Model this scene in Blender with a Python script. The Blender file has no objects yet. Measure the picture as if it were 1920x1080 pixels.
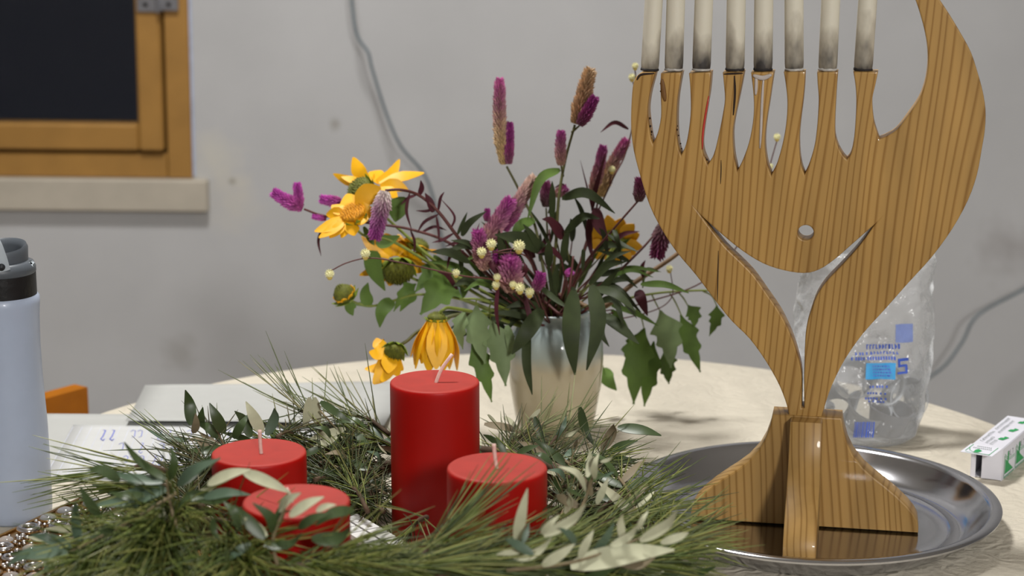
import bpy, math, random
from mathutils import Vector, Matrix, noise
R = math.radians
V = Vector
rnd = random.Random(7)
scene = bpy.context.scene
col = scene.collection

# ------------------------------------------------------------------ camera, world, lamps, exposure
H = 0.52            # camera height over the table top
TZ = 0.75           # table top height over the floor
F = 3500.0          # focal length in pixels of a 1920 px wide frame
PITCH = R(12.3)
CAM = V((0, 0, TZ + H))
cam_data = bpy.data.cameras.new('camera')
cam = bpy.data.objects.new('camera', cam_data)
col.objects.link(cam)
cam.location = CAM
cam.rotation_euler = (R(90) - PITCH, 0, 0)
cam_data.sensor_width = 36
cam_data.lens = F / 1920 * 36
cam_data.clip_start = 0.02
cam_data.dof.use_dof = True
cam_data.dof.focus_distance = 1.50
cam_data.dof.aperture_fstop = 7.0
scene.camera = cam

world = bpy.data.worlds.new('night')
scene.world = world
world.use_nodes = True
world.node_tree.nodes['Background'].inputs[0].default_value = (0.006, 0.007, 0.011, 1)
world.node_tree.nodes['Background'].inputs[1].default_value = 1.0

def lamp(name, loc, target, size, power, color):
    d = bpy.data.lights.new(name, 'AREA')
    d.shape = 'DISK'; d.size = size; d.energy = power; d.color = color
    o = bpy.data.objects.new(name, d); col.objects.link(o)
    o.location = loc
    o.rotation_euler = (V(target) - V(loc)).to_track_quat('-Z', 'Y').to_euler()
lamp('ceiling_lamp', (-.36, 1.88, 2.69), (-.30, 1.75, 0.0), 0.34, 39, (1.0, 0.985, 0.96))
lamp('ceiling_lamp', (.90, -2.1, 2.20), (0.2, 1.6, 0.8), 0.40, 66, (1.0, 0.985, 0.96))

scene.view_settings.view_transform = 'Standard'
scene.view_settings.look = 'None'
scene.view_settings.gamma = 1.0
scene.view_settings.use_curve_mapping = False
scene.view_settings.exposure = 0.0

# ------------------------------------------------------------------ helpers
FW = V((0, math.cos(PITCH), -math.sin(PITCH)))
UP = V((0, math.sin(PITCH), math.cos(PITCH)))
RT = V((1, 0, 0))
def ray(px, py):
    return FW + RT * ((px - 960) / F) + UP * ((540 - py) / F)
def at_y(px, py, y):
    d = ray(px, py); return CAM + d * (y / d.y)
def at_z(px, py, h=0.0):
    d = ray(px, py); return CAM + d * ((TZ + h - CAM.z) / d.z)
def at_d(px, py, z):
    return CAM + ray(px, py) * z

def lin(c):
    return c / 12.92 if c <= 0.04045 else ((c + 0.055) / 1.055) ** 2.4
def rgb(r, g, b):
    return (lin(r / 255), lin(g / 255), lin(b / 255), 1.0)

MATS = {}
def mat(name, color, rough=0.5, metal=0.0, var=0.12, scale=60.0, bump=0.0, bscale=120.0, spec=0.5, sub=0.0, sub_r=(0.02, 0.006, 0.004),
        trans=0.0, coat=0.0, attr=False, ior=1.45):
    m = bpy.data.materials.new(name); m.use_nodes = True
    nt = m.node_tree; N = nt.nodes; L = nt.links
    b = N['Principled BSDF']
    b.inputs['Roughness'].default_value = rough
    b.inputs['Metallic'].default_value = metal
    b.inputs['Specular IOR Level'].default_value = spec
    b.inputs['IOR'].default_value = ior
    b.inputs['Transmission Weight'].default_value = trans
    b.inputs['Coat Weight'].default_value = coat
    if sub:
        b.inputs['Subsurface Weight'].default_value = sub
        b.inputs['Subsurface Radius'].default_value = (1, .25, .15) if sub_r is None else sub_r
        b.inputs['Subsurface Scale'].default_value = 1.0
    tc = N.new('ShaderNodeTexCoord')
    nz = N.new('ShaderNodeTexNoise'); nz.inputs['Scale'].default_value = scale; nz.inputs['Detail'].default_value = 4
    L.new(tc.outputs['Object'], nz.inputs['Vector'])
    hsv = N.new('ShaderNodeHueSaturation')
    mr = N.new('ShaderNodeMapRange')
    mr.inputs['From Min'].default_value = 0.3; mr.inputs['From Max'].default_value = 0.7
    mr.inputs['To Min'].default_value = 1 - var; mr.inputs['To Max'].default_value = 1 + var
    L.new(nz.outputs['Fac'], mr.inputs['Value']); L.new(mr.outputs['Result'], hsv.inputs['Value'])
    if attr:
        at = N.new('ShaderNodeAttribute'); at.attribute_name = 'Col'
        L.new(at.outputs['Color'], hsv.inputs['Color'])
    else:
        hsv.inputs['Color'].default_value = color
    L.new(hsv.outputs['Color'], b.inputs['Base Color'])
    if bump:
        n2 = N.new('ShaderNodeTexNoise'); n2.inputs['Scale'].default_value = bscale; n2.inputs['Detail'].default_value = 5
        L.new(tc.outputs['Object'], n2.inputs['Vector'])
        bp = N.new('ShaderNodeBump'); bp.inputs['Strength'].default_value = bump; bp.inputs['Distance'].default_value = 0.002
        L.new(n2.outputs['Fac'], bp.inputs['Height']); L.new(bp.outputs['Normal'], b.inputs['Normal'])
    MATS[name] = m
    return m

class MB:
    def __init__(self):
        self.v = []; self.f = []; self.m = []; self.c = []; self.usecol = False
    def add(self, verts, faces, mi=0, color=None):
        o = len(self.v)
        self.v.extend(verts)
        self.f.extend([tuple(i + o for i in f) for f in faces])
        self.m.extend([mi] * len(faces))
        if color is not None:
            self.usecol = True
            if isinstance(color, list): self.c.extend(color)
            else: self.c.extend([color] * len(verts))
        else:
            self.c.extend([(1, 1, 1, 1)] * len(verts))
    def box(self, lo, hi, mi=0):
        x0, y0, z0 = lo; x1, y1, z1 = hi
        vs = [V(p) for p in ((x0,y0,z0),(x1,y0,z0),(x1,y1,z0),(x0,y1,z0),(x0,y0,z1),(x1,y0,z1),(x1,y1,z1),(x0,y1,z1))]
        self.add(vs, [(0,3,2,1),(4,5,6,7),(0,1,5,4),(1,2,6,5),(2,3,7,6),(3,0,4,7)], mi)
    def bbox(self, lo, hi, b, mi=0):
        # box with chamfered edges
        c = [(lo[i] + hi[i]) / 2 for i in range(3)]; h = [(hi[i] - lo[i]) / 2 for i in range(3)]
        b = min(b, min(h) * .9)
        vs = []; idx = {}
        for sx in (-1, 1):
            for sy in (-1, 1):
                for sz in (-1, 1):
                    for k in range(3):
                        p = [sx * h[0], sy * h[1], sz * h[2]]
                        for j in range(3):
                            if j != k: p[j] -= (1 if p[j] > 0 else -1) * b
                        idx[(sx, sy, sz, k)] = len(vs); vs.append(V((c[0]+p[0], c[1]+p[1], c[2]+p[2])))
        fs = []
        for k in range(3):
            a, d = (k + 1) % 3, (k + 2) % 3
            for s in (-1, 1):
                q = []
                for (sa, sd) in ((-1,-1),(1,-1),(1,1),(-1,1)):
                    t = [0,0,0]; t[k] = s; t[a] = sa; t[d] = sd
                    q.append(idx[(t[0], t[1], t[2], k)])
                fs.append(tuple(q if s > 0 else q[::-1]))
        for k in range(3):   # edges along axis k
            a, d = (k + 1) % 3, (k + 2) % 3
            for sa in (-1, 1):
                for sd in (-1, 1):
                    t0 = [0,0,0]; t0[a] = sa; t0[d] = sd; t1 = t0[:]
                    t0[k] = -1; t1[k] = 1
                    q = [idx[(*t0, a)], idx[(*t1, a)], idx[(*t1, d)], idx[(*t0, d)]]
                    fs.append(tuple(q if sa * sd > 0 else q[::-1]))
        for sx in (-1, 1):
            for sy in (-1, 1):
                for sz in (-1, 1):
                    q = [idx[(sx, sy, sz, k)] for k in range(3)]
                    fs.append(tuple(q if sx * sy * sz > 0 else q[::-1]))
        self.add(vs, fs, mi)
    def tube(self, pts, radii, sides=6, mi=0, color=None, cap=True):
        pts = [V(p) for p in pts]; n = len(pts)
        if not isinstance(radii, (list, tuple)): radii = [radii] * n
        t = (pts[1] - pts[0]).normalized()
        a = t.orthogonal().normalized()
        vs = []; fs = []; cl = []
        for i in range(n):
            t = (pts[min(i + 1, n - 1)] - pts[max(i - 1, 0)])
            t = t.normalized() if t.length > 1e-9 else V((0, 0, 1))
            a = (a - t * a.dot(t))
            a = a.normalized() if a.length > 1e-6 else t.orthogonal().normalized()
            b = t.cross(a)
            for k in range(sides):
                an = 2 * math.pi * k / sides
                vs.append(pts[i] + (a * math.cos(an) + b * math.sin(an)) * radii[i])
                if color is not None: cl.append(color[i] if isinstance(color, list) else color)
        for i in range(n - 1):
            for k in range(sides):
                k2 = (k + 1) % sides
                fs.append((i*sides+k, i*sides+k2, (i+1)*sides+k2, (i+1)*sides+k))
        if cap:
            fs.append(tuple(range(sides))[::-1]); fs.append(tuple((n-1)*sides+k for k in range(sides)))
        self.add(vs, fs, mi, cl if color is not None else None)
    def lathe(self, prof, segs=48, center=(0, 0, 0), mi=0, close=False, M=None):
        c = V(center); vs = []; fs = []
        n = len(prof)
        for (r, z) in prof:
            for k in range(segs):
                a = 2 * math.pi * k / segs
                p = V((r * math.cos(a), r * math.sin(a), z))
                if M is not None: p = M @ p
                vs.append(c + p)
        rng = range(n if close else n - 1)
        for i in rng:
            j = (i + 1) % n
            for k in range(segs):
                k2 = (k + 1) % segs
                fs.append((i*segs+k, i*segs+k2, j*segs+k2, j*segs+k))
        if not close:
            if prof[0][0] > 1e-5: fs.append(tuple(range(segs))[::-1])
            if prof[-1][0] > 1e-5: fs.append(tuple((n-1)*segs+k for k in range(segs)))
        self.add(vs, fs, mi)
    def leaf(self, path, width, up, shape='lance', fold=0.25, mi=0, seg=9, thick=0.0004, mi2=None, color=None):
        # a thin solid leaf blade along a path, folded along its midrib
        path = smooth(path, seg)
        n = len(path); top = []; sides = []
        for i, p in enumerate(path):
            t = i / (n - 1)
            tg = (path[min(i + 1, n - 1)] - path[max(i - 1, 0)]).normalized()
            s = tg.cross(up)
            if s.length < 1e-4: s = tg.orthogonal()
            s.normalize(); nn = s.cross(tg).normalized()
            if shape == 'lance': w = 2.05 * (t * .97 + .03) ** .62 * (1 - t * .99) ** .95
            elif shape == 'lobed':
                K = [(0, .05), (.10, .22), (.26, .72), (.34, .98), (.40, .60), (.52, .66), (.60, .78), (.65, .42), (.76, .36), (1, 0)]
                for (t0, w0), (t1, w1) in zip(K, K[1:]):
                    if t0 <= t <= t1: w = w0 + (w1 - w0) * (t - t0) / (t1 - t0)
            elif shape == 'broad': w = math.sin(math.pi * min(1, t * .97 + .03) ** .6) ** .8
            elif shape == 'petal': w = 1.12 * min(1, .35 + t * 1.9) * min(1, max(0.03, (1.0 - t) * 2.4)) ** .62
            else: w = 1
            w = max(w, .06) * width * .5
            sides.append((p, s, nn, w))
        vs = []
        for layer in (1, -1):
            for (p, s, nn, w) in sides:
                o = nn * (thick * .5 * layer)
                vs += [p - s * w + nn * (w * fold) + o, p + o, p + s * w + nn * (w * fold) + o]
        fs = []; ms = []
        N3 = n * 3
        f1 = []; f2 = []; f3 = []
        for i in range(n - 1):
            for j in range(2):
                q = (i*3+j, i*3+j+1, (i+1)*3+j+1, (i+1)*3+j)
                f1.append(q); f2.append(tuple(x + N3 for x in q[::-1]))
            f3.append((i*3, (i+1)*3, (i+1)*3+N3, i*3+N3)); f3.append((i*3+2, i*3+2+N3, (i+1)*3+2+N3, (i+1)*3+2))
        o = len(self.v)
        self.add(vs, f1, mi, color)
        m2 = mi if mi2 is None else mi2
        for fl, mm in ((f2, m2), (f3, mi)):
            self.f.extend([tuple(i + o for i in f) for f in fl]); self.m.extend([mm] * len(fl))
    def mesh(self, name, mats, off=V((0, 0, 0)), smooth_=True):
        me = bpy.data.meshes.new(name)
        me.from_pydata([tuple(v - off) for v in self.v], [], self.f)
        if not isinstance(mats, (list, tuple)): mats = [mats]
        for m in mats: me.materials.append(MATS[m] if isinstance(m, str) else m)
        me.polygons.foreach_set('material_index', self.m)
        me.polygons.foreach_set('use_smooth', [smooth_] * len(self.f))
        if self.usecol:
            a = me.color_attributes.new('Col', 'FLOAT_COLOR', 'POINT')
            a.data.foreach_set('color', [x for c in self.c for x in c])
        me.update()
        return me

def smooth(pts, seg=6):
    pts = [V(p) for p in pts]
    if len(pts) < 3:
        return [pts[0].lerp(pts[-1], i / seg) for i in range(seg + 1)]
    P = [pts[0] * 2 - pts[1]] + pts + [pts[-1] * 2 - pts[-2]]
    out = []; per = max(2, round(seg / (len(pts) - 1)))
    for i in range(1, len(P) - 2):
        for k in range(per):
            t = k / per; a, b, c, d = P[i-1], P[i], P[i+1], P[i+2]
            out.append(0.5 * ((2*b) + (c-a)*t + (2*a-5*b+4*c-d)*t*t + (3*b-a-3*c+d)*t**3))
    out.append(pts[-1])
    return out

def tag(o, label=None, cat=None, group=None, kind=None):
    if label: o['label'] = label
    if cat: o['category'] = cat
    if group: o['group'] = group
    if kind: o['kind'] = kind
    return o
def empty(name, loc, label=None, cat=None, group=None, kind=None, rz=0.0):
    o = bpy.data.objects.new(name, None); col.objects.link(o)
    o.empty_display_size = .02
    o.location = loc; o.rotation_euler = (0, 0, rz)
    return tag(o, label, cat, group, kind)
ORG = {}
def build(mb, name, mats, parent=None, local=False, smooth_=True, autosmooth=None):
    """one mesh object; vertices in world space unless local (then in the parent's space)"""
    off = V((0, 0, 0))
    if parent is not None and not local:
        p = parent
        while p is not None:
            off = off + p.location; p = p.parent
    elif parent is None and not local and mb.v:
        lo = [min(v[i] for v in mb.v) for i in range(3)]; hi = [max(v[i] for v in mb.v) for i in range(3)]
        off = V(((lo[0]+hi[0])/2, (lo[1]+hi[1])/2, lo[2]))
    me = mb.mesh(name, mats, off, smooth_)
    if autosmooth is None and name in ('leaf', 'petal', 'calyx'): autosmooth = 50
    if autosmooth is not None:
        me.set_sharp_from_angle(angle=R(autosmooth))
    o = bpy.data.objects.new(name, me); col.objects.link(o)
    if parent is None and not local: o.location = off
    o.parent = parent
    return o

# ------------------------------------------------------------------ materials
mat('plaster', rgb(180, 180, 181), .9, var=.05, scale=5, bump=.25, bscale=14)
mat('ceiling_paint', rgb(225, 222, 215), .9, var=.03)
mat('floor_tile', rgb(150, 140, 128), .5, var=.1, scale=8)
mat('frame_wood', rgb(154, 114, 56), .45, var=.1, scale=14, bump=.05)
mat('sill_stone', rgb(176, 168, 154), .6, var=.07, scale=18, bump=.1)
mat('hinge_metal', rgb(150, 150, 155), .35, .8)
mat('screw_dark', rgb(40, 38, 36), .4, .6)
mat('seal_blue', rgb(170, 180, 205), .5)
mat('night_ground', rgb(20, 20, 22), .9)
mat('glass_pane', (1, 1, 1, 1), .0, var=0, trans=1.0, ior=1.45)
mat('chair_wood', rgb(176, 104, 14), .4, var=.15, scale=25, coat=.2)
mat('table_wood', rgb(110, 70, 40), .5, var=.15, scale=20)
mat('paper', rgb(202, 203, 202), .8, var=.02)
mat('paper_blank', rgb(182, 183, 180), .8, var=.02)
mat('ink_blue', rgb(120, 128, 205), .6)
mat('ink_faint', rgb(205, 208, 222), .8)
mat('bottle_body', rgb(174, 186, 208), .38, var=.02, coat=.15)
mat('bottle_band', rgb(18, 18, 20), .45, var=.1, bump=.4, bscale=90)
mat('bottle_lid', rgb(84, 90, 97), .42, var=.04)
mat('bottle_inner', rgb(35, 38, 42), .5)
mat('bottle_handle', rgb(178, 188, 196), .4, var=.03)
mat('wax_red', rgb(160, 10, 4), .45, var=.05, scale=25, sub=.6, sub_r=(.020, .0012, .0006), spec=.3)
mat('wax_red_top', rgb(170, 50, 40), .6, var=.08, scale=60, sub=.3, sub_r=(.012, .0015, .001), spec=.4)
mat('wick', rgb(226, 190, 180), .8, var=.1, scale=400)
mat('lattice_white', rgb(225, 225, 222), .5, var=.05)
mat('olive_top', rgb(62, 78, 44), .40, var=.22, scale=2.2, spec=.55)
mat('olive_under', rgb(190, 190, 160), .6, var=.14, scale=2.2)
mat('olive_stem', rgb(122, 108, 80), .7, var=.2)
mat('needle', (1, 1, 1, 1), .45, var=.2, attr=True)
mat('twig', rgb(80, 62, 45), .8, var=.2)
mat('vase_glaze', (1, 1, 1, 1), .18, var=.0, coat=.4)
mat('stem_red', rgb(88, 44, 40), .55, var=.2, scale=40)
mat('stem_green', rgb(120, 132, 55), .5, var=.15, scale=40)
mat('stem_olive', rgb(92, 92, 48), .5, var=.2, scale=40)
mat('stem_brown', rgb(120, 92, 60), .6, var=.2, scale=40)
mat('celosia', (1, 1, 1, 1), .65, var=.18, scale=300, attr=True)
mat('petal_yellow', rgb(238, 176, 10), .5, var=.1, scale=60, sub=.0)
mat('disc_yellow', rgb(205, 140, 15), .7, var=.3, scale=400)
mat('disc_green', rgb(98, 102, 30), .7, var=.35, scale=250)
mat('calyx_green', rgb(128, 148, 48), .5, var=.2)
mat('leaf_green', rgb(88, 114, 50), .58, spec=.35, var=.2, scale=50)
mat('leaf_pale', rgb(112, 130, 88), .58, spec=.35, var=.18, scale=50)
mat('leaf_bright', rgb(80, 104, 42), .58, spec=.35, var=.2, scale=50)
mat('leaf_dark', rgb(52, 62, 34), .58, spec=.35, var=.25, scale=50)
mat('leaf_maroon', rgb(76, 30, 40), .58, spec=.35, var=.25, scale=50)
mat('gomphrena', rgb(232, 228, 178), .7, var=.1, scale=200)
mat('gomphrena_base', rgb(205, 182, 96), .7, var=.1, scale=200)
mat('white_candle', (1, 1, 1, 1), .5, sub=.15, sub_r=(.006, .005, .004))
mat('soot', rgb(40, 36, 36), .8)
mat('wax_clear', rgb(190, 186, 180), .3, var=.2, scale=200)
mat('burnt_wood', rgb(44, 28, 16), .8, var=.3)
mat('stain_brown', rgb(112, 76, 34), .6, var=.2)
mat('wax_drip', rgb(188, 178, 172), .35)
mat('wax_drip_red', rgb(190, 60, 50), .4)
mat('steel', rgb(178, 178, 182), .14, 1.0, var=.04, scale=20)
mat('card_white', rgb(226, 226, 236), .6, var=.02)
mat('carton_shade', rgb(60, 48, 44), .9)  # near-black brown standing for the shade inside the carton
mat('print_green', rgb(38, 158, 88), .5, var=.04)
mat('print_grey', rgb(120, 130, 128), .6)
mat('print_blue', rgb(70, 100, 200), .5)
mat('print_cyan', rgb(15, 150, 215), .45)
mat('print_pale', rgb(140, 158, 218), .5)
mat('grey_plastic', rgb(120, 122, 128), .4)
mat('cable_grey', rgb(98, 110, 116), .5)
mat('gem_glass', (0.93, 0.93, 0.95, 1), .03, var=0, trans=.75, ior=1.5)
mat('gold_metal', rgb(176, 138, 82), .25, 1.0, var=.2, scale=60)
mat('silver_metal', rgb(210, 205, 205), .15, 1.0)

def nodes(name):
    m = MATS[name]; nt = m.node_tree
    return nt.nodes, nt.links, nt.nodes['Principled BSDF']

def wood_material(name, c_light, c_dark, period, heart, swap=False):
    # pine cut from a log whose heart runs behind the board: even lines far from it, wide arches over it
    mat(name, c_light, .42, var=0, spec=.4, coat=.1)
    N, L, b = nodes(name)
    tc = N.new('ShaderNodeTexCoord')
    mp = N.new('ShaderNodeMapping'); mp.inputs['Scale'].default_value = (1, 1, .22); L.new(tc.outputs['Object'], mp.inputs['Vector'])
    nz = N.new('ShaderNodeTexNoise'); nz.inputs['Scale'].default_value = 9; nz.inputs['Detail'].default_value = 1.5; L.new(mp.outputs['Vector'], nz.inputs['Vector'])
    sp = N.new('ShaderNodeSeparateXYZ'); L.new(tc.outputs['Object'], sp.inputs[0])
    def math_(op, a, b2, c=None):
        n = N.new('ShaderNodeMath'); n.operation = op
        for i, v in enumerate((a, b2, c)):
            if v is None: continue
            if isinstance(v, (int, float)): n.inputs[i].default_value = v
            else: L.new(v, n.inputs[i])
        return n.outputs[0]
    x = math_('ADD', sp.outputs[1 if swap else 0], -heart[0])
    x = math_('MULTIPLY_ADD', sp.outputs['Z'], heart[2], x)
    x = math_('MULTIPLY_ADD', math_('SUBTRACT', nz.outputs['Fac'], .5), .055, x)
    y = math_('ADD', sp.outputs[0 if swap else 1], heart[1])
    d = math_('SQRT', math_('ADD', math_('MULTIPLY', x, x), math_('MULTIPLY', y, y)), None)
    n2 = N.new('ShaderNodeTexNoise'); n2.noise_dimensions = '1D'; n2.inputs['Scale'].default_value = 55; n2.inputs['Detail'].default_value = 2; L.new(d, n2.inputs['W'])
    d2 = math_('MULTIPLY_ADD', n2.outputs['Fac'], period * 1.4, d)
    fr = math_('FRACT', math_('DIVIDE', d2, period), None)
    cr = N.new('ShaderNodeValToRGB'); e = cr.color_ramp.elements
    e[0].position = 0; e[0].color = tuple(c_light[i] * .8 + c_dark[i] * .2 for i in range(3)) + (1,); e[1].position = 1; e[1].color = tuple(c_light[i] * .6 + c_dark[i] * .4 for i in range(3)) + (1,)
    q = e.new(.12); q.color = c_light; q = e.new(.62); q.color = c_light; q = e.new(.88); q.color = c_dark
    L.new(fr, cr.inputs['Fac'])
    n3 = N.new('ShaderNodeTexNoise'); n3.inputs['Scale'].default_value = 14; n3.inputs['Detail'].default_value = 3
    mp2 = N.new('ShaderNodeMapping'); mp2.inputs['Scale'].default_value = (3, 3, .45)
    L.new(tc.outputs['Object'], mp2.inputs['Vector']); L.new(mp2.outputs['Vector'], n3.inputs['Vector'])
    mr = N.new('ShaderNodeMapRange'); mr.inputs['From Min'].default_value = .3; mr.inputs['From Max'].default_value = .7
    mr.inputs['To Min'].default_value = .80; mr.inputs['To Max'].default_value = 1.14
    L.new(n3.outputs['Fac'], mr.inputs['Value'])
    mx = N.new('ShaderNodeMix'); mx.data_type = 'RGBA'; mx.blend_type = 'MULTIPLY'; mx.inputs[0].default_value = 1.0
    L.new(cr.outputs['Color'], mx.inputs[6]); L.new(mr.outputs['Result'], mx.inputs[7])
    for l in list(b.inputs['Base Color'].links): L.remove(l)
    L.new(mx.outputs[2], b.inputs['Base Color'])
wood_material('carved_wood', rgb(180, 141, 80), rgb(144, 104, 48), .0058, (.118, .03, -.10))
wood_material('base_wood', rgb(168, 132, 76), rgb(134, 98, 46), .0065, (-.16, .05, .12))

# tablecloth: cream damask with raised curls
m = mat('cloth_damask', rgb(213, 205, 188), .85, var=.04, scale=30)
N, L, b = nodes('cloth_damask')
tc = N.new('ShaderNodeTexCoord')
wv = N.new('ShaderNodeTexWave'); wv.wave_type = 'RINGS'; wv.inputs['Scale'].default_value = 7; wv.inputs['Distortion'].default_value = 34
wv.inputs['Detail'].default_value = 3; wv.inputs['Detail Scale'].default_value = 2.2
nz = N.new('ShaderNodeTexNoise'); nz.inputs['Scale'].default_value = 70; nz.inputs['Detail'].default_value = 8; nz.inputs['Roughness'].default_value = .62
ad = N.new('ShaderNodeMath'); ad.operation = 'MULTIPLY_ADD'; ad.inputs[1].default_value = .22
L.new(tc.outputs['Object'], wv.inputs['Vector']); L.new(tc.outputs['Object'], nz.inputs['Vector'])
L.new(wv.outputs['Fac'], ad.inputs[0]); L.new(nz.outputs['Fac'], ad.inputs[2])
bp = N.new('ShaderNodeBump'); bp.inputs['Strength'].default_value = .85; bp.inputs['Distance'].default_value = .0035
L.new(ad.outputs[0], bp.inputs['Height']); L.new(bp.outputs['Normal'], b.inputs['Normal'])

# vase: cream glaze below, pale blue-grey dipped band on the shoulder
N, L, b = nodes('vase_glaze')
tc = N.new('ShaderNodeTexCoord'); sp = N.new('ShaderNodeSeparateXYZ'); L.new(tc.outputs['Object'], sp.inputs[0])
nz = N.new('ShaderNodeTexNoise'); nz.inputs['Scale'].default_value = 30; L.new(tc.outputs['Object'], nz.inputs['Vector'])
ma = N.new('ShaderNodeMath'); ma.operation = 'MULTIPLY_ADD'; ma.inputs[1].default_value = .012
L.new(nz.outputs['Fac'], ma.inputs[0]); L.new(sp.outputs['Z'], ma.inputs[2])
cr = N.new('ShaderNodeValToRGB'); e = cr.color_ramp.elements
mr = N.new('ShaderNodeMapRange'); mr.inputs['From Max'].default_value = .13
L.new(ma.outputs[0], mr.inputs['Value']); L.new(mr.outputs['Result'], cr.inputs['Fac'])
e[0].position = .0; e[0].color = rgb(178, 166, 136); e[1].position = .85; e[1].color = rgb(158, 172, 172)
x = e.new(.60); x.color = rgb(182, 170, 142); x = e.new(.70); x.color = rgb(160, 168, 160)
for l in list(b.inputs['Base Color'].links): L.remove(l)
L.new(cr.outputs['Color'], b.inputs['Base Color'])

# white candles: soot smudged above the foot
N, L, b = nodes('white_candle')
tc = N.new('ShaderNodeTexCoord'); sp = N.new('ShaderNodeSeparateXYZ'); L.new(tc.outputs['Object'], sp.inputs[0])
oi = N.new('ShaderNodeObjectInfo')
va = N.new('ShaderNodeVectorMath'); va.operation = 'MULTIPLY_ADD'; va.inputs[1].default_value = (1, 1, .5)
cb = N.new('ShaderNodeCombineXYZ'); L.new(oi.outputs['Random'], cb.inputs[0]); L.new(tc.outputs['Object'], va.inputs[0]); L.new(cb.outputs[0], va.inputs[2])
nz = N.new('ShaderNodeTexNoise'); nz.inputs['Scale'].default_value = 75; nz.inputs['Detail'].default_value = 3; L.new(va.outputs[0], nz.inputs['Vector'])
ma = N.new('ShaderNodeMath'); ma.operation = 'MULTIPLY_ADD'; ma.inputs[1].default_value = -.062
L.new(nz.outputs['Fac'], ma.inputs[0]); L.new(sp.outputs['Z'], ma.inputs[2])
mr = N.new('ShaderNodeMapRange'); mr.inputs['From Min'].default_value = -.036; mr.inputs['From Max'].default_value = .016
L.new(ma.outputs[0], mr.inputs['Value'])
cr = N.new('ShaderNodeValToRGB'); e = cr.color_ramp.elements
e[0].position = 0; e[0].color = rgb(60, 56, 54); e[1].position = .75; e[1].color = rgb(218, 212, 195)
x = e.new(.40); x.color = rgb(176, 168, 152)
L.new(mr.outputs['Result'], cr.inputs['Fac'])
for l in list(b.inputs['Base Color'].links): L.remove(l)
L.new(cr.outputs['Color'], b.inputs['Base Color'])

# clear film of the plastic bag
m = mat('bag_film', (1, 1, 1, 1), .12, var=0)
N, L, b = nodes('bag_film')
def film(name, base, alpha, rough):
    m = mat(name, base, rough, var=0); nt = m.node_tree; b3 = nt.nodes['Principled BSDF']
    t3 = nt.nodes.new('ShaderNodeBsdfTransparent'); t3.inputs[0].default_value = (.96, .965, .97, 1)
    x3 = nt.nodes.new('ShaderNodeMixShader'); f3 = nt.nodes.new('ShaderNodeFresnel'); f3.inputs[0].default_value = 1.45
    a3 = nt.nodes.new('ShaderNodeMath'); a3.operation = 'ADD'; a3.inputs[1].default_value = alpha; a3.use_clamp = True
    nt.links.new(f3.outputs[0], a3.inputs[0]); nt.links.new(a3.outputs[0], x3.inputs[0]); nt.links.new(t3.outputs[0], x3.inputs[1]); nt.links.new(b3.outputs[0], x3.inputs[2])
    nt.links.new(x3.outputs[0], nt.nodes['Material Output'].inputs['Surface'])
film('clear_plastic', rgb(225, 228, 232), .05, .08)
b.inputs['Base Color'].default_value = (.93, .94, .95, 1)
for l in list(b.inputs['Base Color'].links): L.remove(l)
tr = N.new('ShaderNodeBsdfTransparent'); tr.inputs[0].default_value = (.97, .975, .98, 1)
mx = N.new('ShaderNodeMixShader')
fr = N.new('ShaderNodeFresnel'); fr.inputs['IOR'].default_value = 1.4
ma = N.new('ShaderNodeMath'); ma.operation = 'ADD'; ma.inputs[1].default_value = .20; ma.use_clamp = True
L.new(fr.outputs[0], ma.inputs[0]); L.new(ma.outputs[0], mx.inputs[0])
L.new(tr.outputs[0], mx.inputs[1]); L.new(b.outputs[0], mx.inputs[2])
L.new(mx.outputs[0], N['Material Output'].inputs['Surface'])
tc = N.new('ShaderNodeTexCoord'); nz = N.new('ShaderNodeTexNoise'); nz.inputs['Scale'].default_value = 38; nz.inputs['Detail'].default_value = 3
L.new(tc.outputs['Object'], nz.inputs['Vector'])
bp = N.new('ShaderNodeBump'); bp.inputs['Strength'].default_value = .8; bp.inputs['Distance'].default_value = .01
L.new(nz.outputs['Fac'], bp.inputs['Height']); L.new(bp.outputs['Normal'], b.inputs['Normal']); L.new(bp.outputs['Normal'], fr.inputs['Normal'])

# plaster: old smudges and chips
N, L, b = nodes('plaster')
WALL_Y = 3.1
hs = [n for n in N if n.bl_idname == 'ShaderNodeHueSaturation'][0]
geo = N.new('ShaderNodeNewGeometry')
prev = hs.outputs['Color']
nz2 = N.new('ShaderNodeTexNoise'); nz2.inputs['Scale'].default_value = 26; nz2.inputs['Detail'].default_value = 4
L.new(geo.outputs['Position'], nz2.inputs['Vector'])
for (px, py, rad, colr, amt) in ((435, 340, .006, (95, 88, 80), .9), (628, 233, .010, (140, 135, 126), .7), (400, 300, .050, (196, 192, 180), .6),
                                 (1890, 470, .05, (140, 134, 132), .5), (340, 668, .03, (140, 136, 130), .4), (430, 380, .05, (196, 190, 176), .4)):
    c = at_y(px, py, WALL_Y)
    d = N.new('ShaderNodeVectorMath'); d.operation = 'DISTANCE'; d.inputs[1].default_value = c
    L.new(geo.outputs['Position'], d.inputs[0])
    ad = N.new('ShaderNodeMath'); ad.operation = 'MULTIPLY_ADD'; ad.inputs[1].default_value = rad * 2.2
    L.new(nz2.outputs['Fac'], ad.inputs[0]); L.new(d.outputs['Value'], ad.inputs[2])
    mr = N.new('ShaderNodeMapRange'); mr.inputs['From Min'].default_value = rad * 1.2; mr.inputs['From Max'].default_value = rad * 2.4
    mr.inputs['To Min'].default_value = amt; mr.inputs['To Max'].default_value = 0
    L.new(ad.outputs[0], mr.inputs['Value'])
    mx = N.new('ShaderNodeMix'); mx.data_type = 'RGBA'; mx.inputs[7].default_value = rgb(*colr)
    L.new(mr.outputs['Result'], mx.inputs[0]); L.new(prev, mx.inputs[6]); prev = mx.outputs[2]
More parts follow.
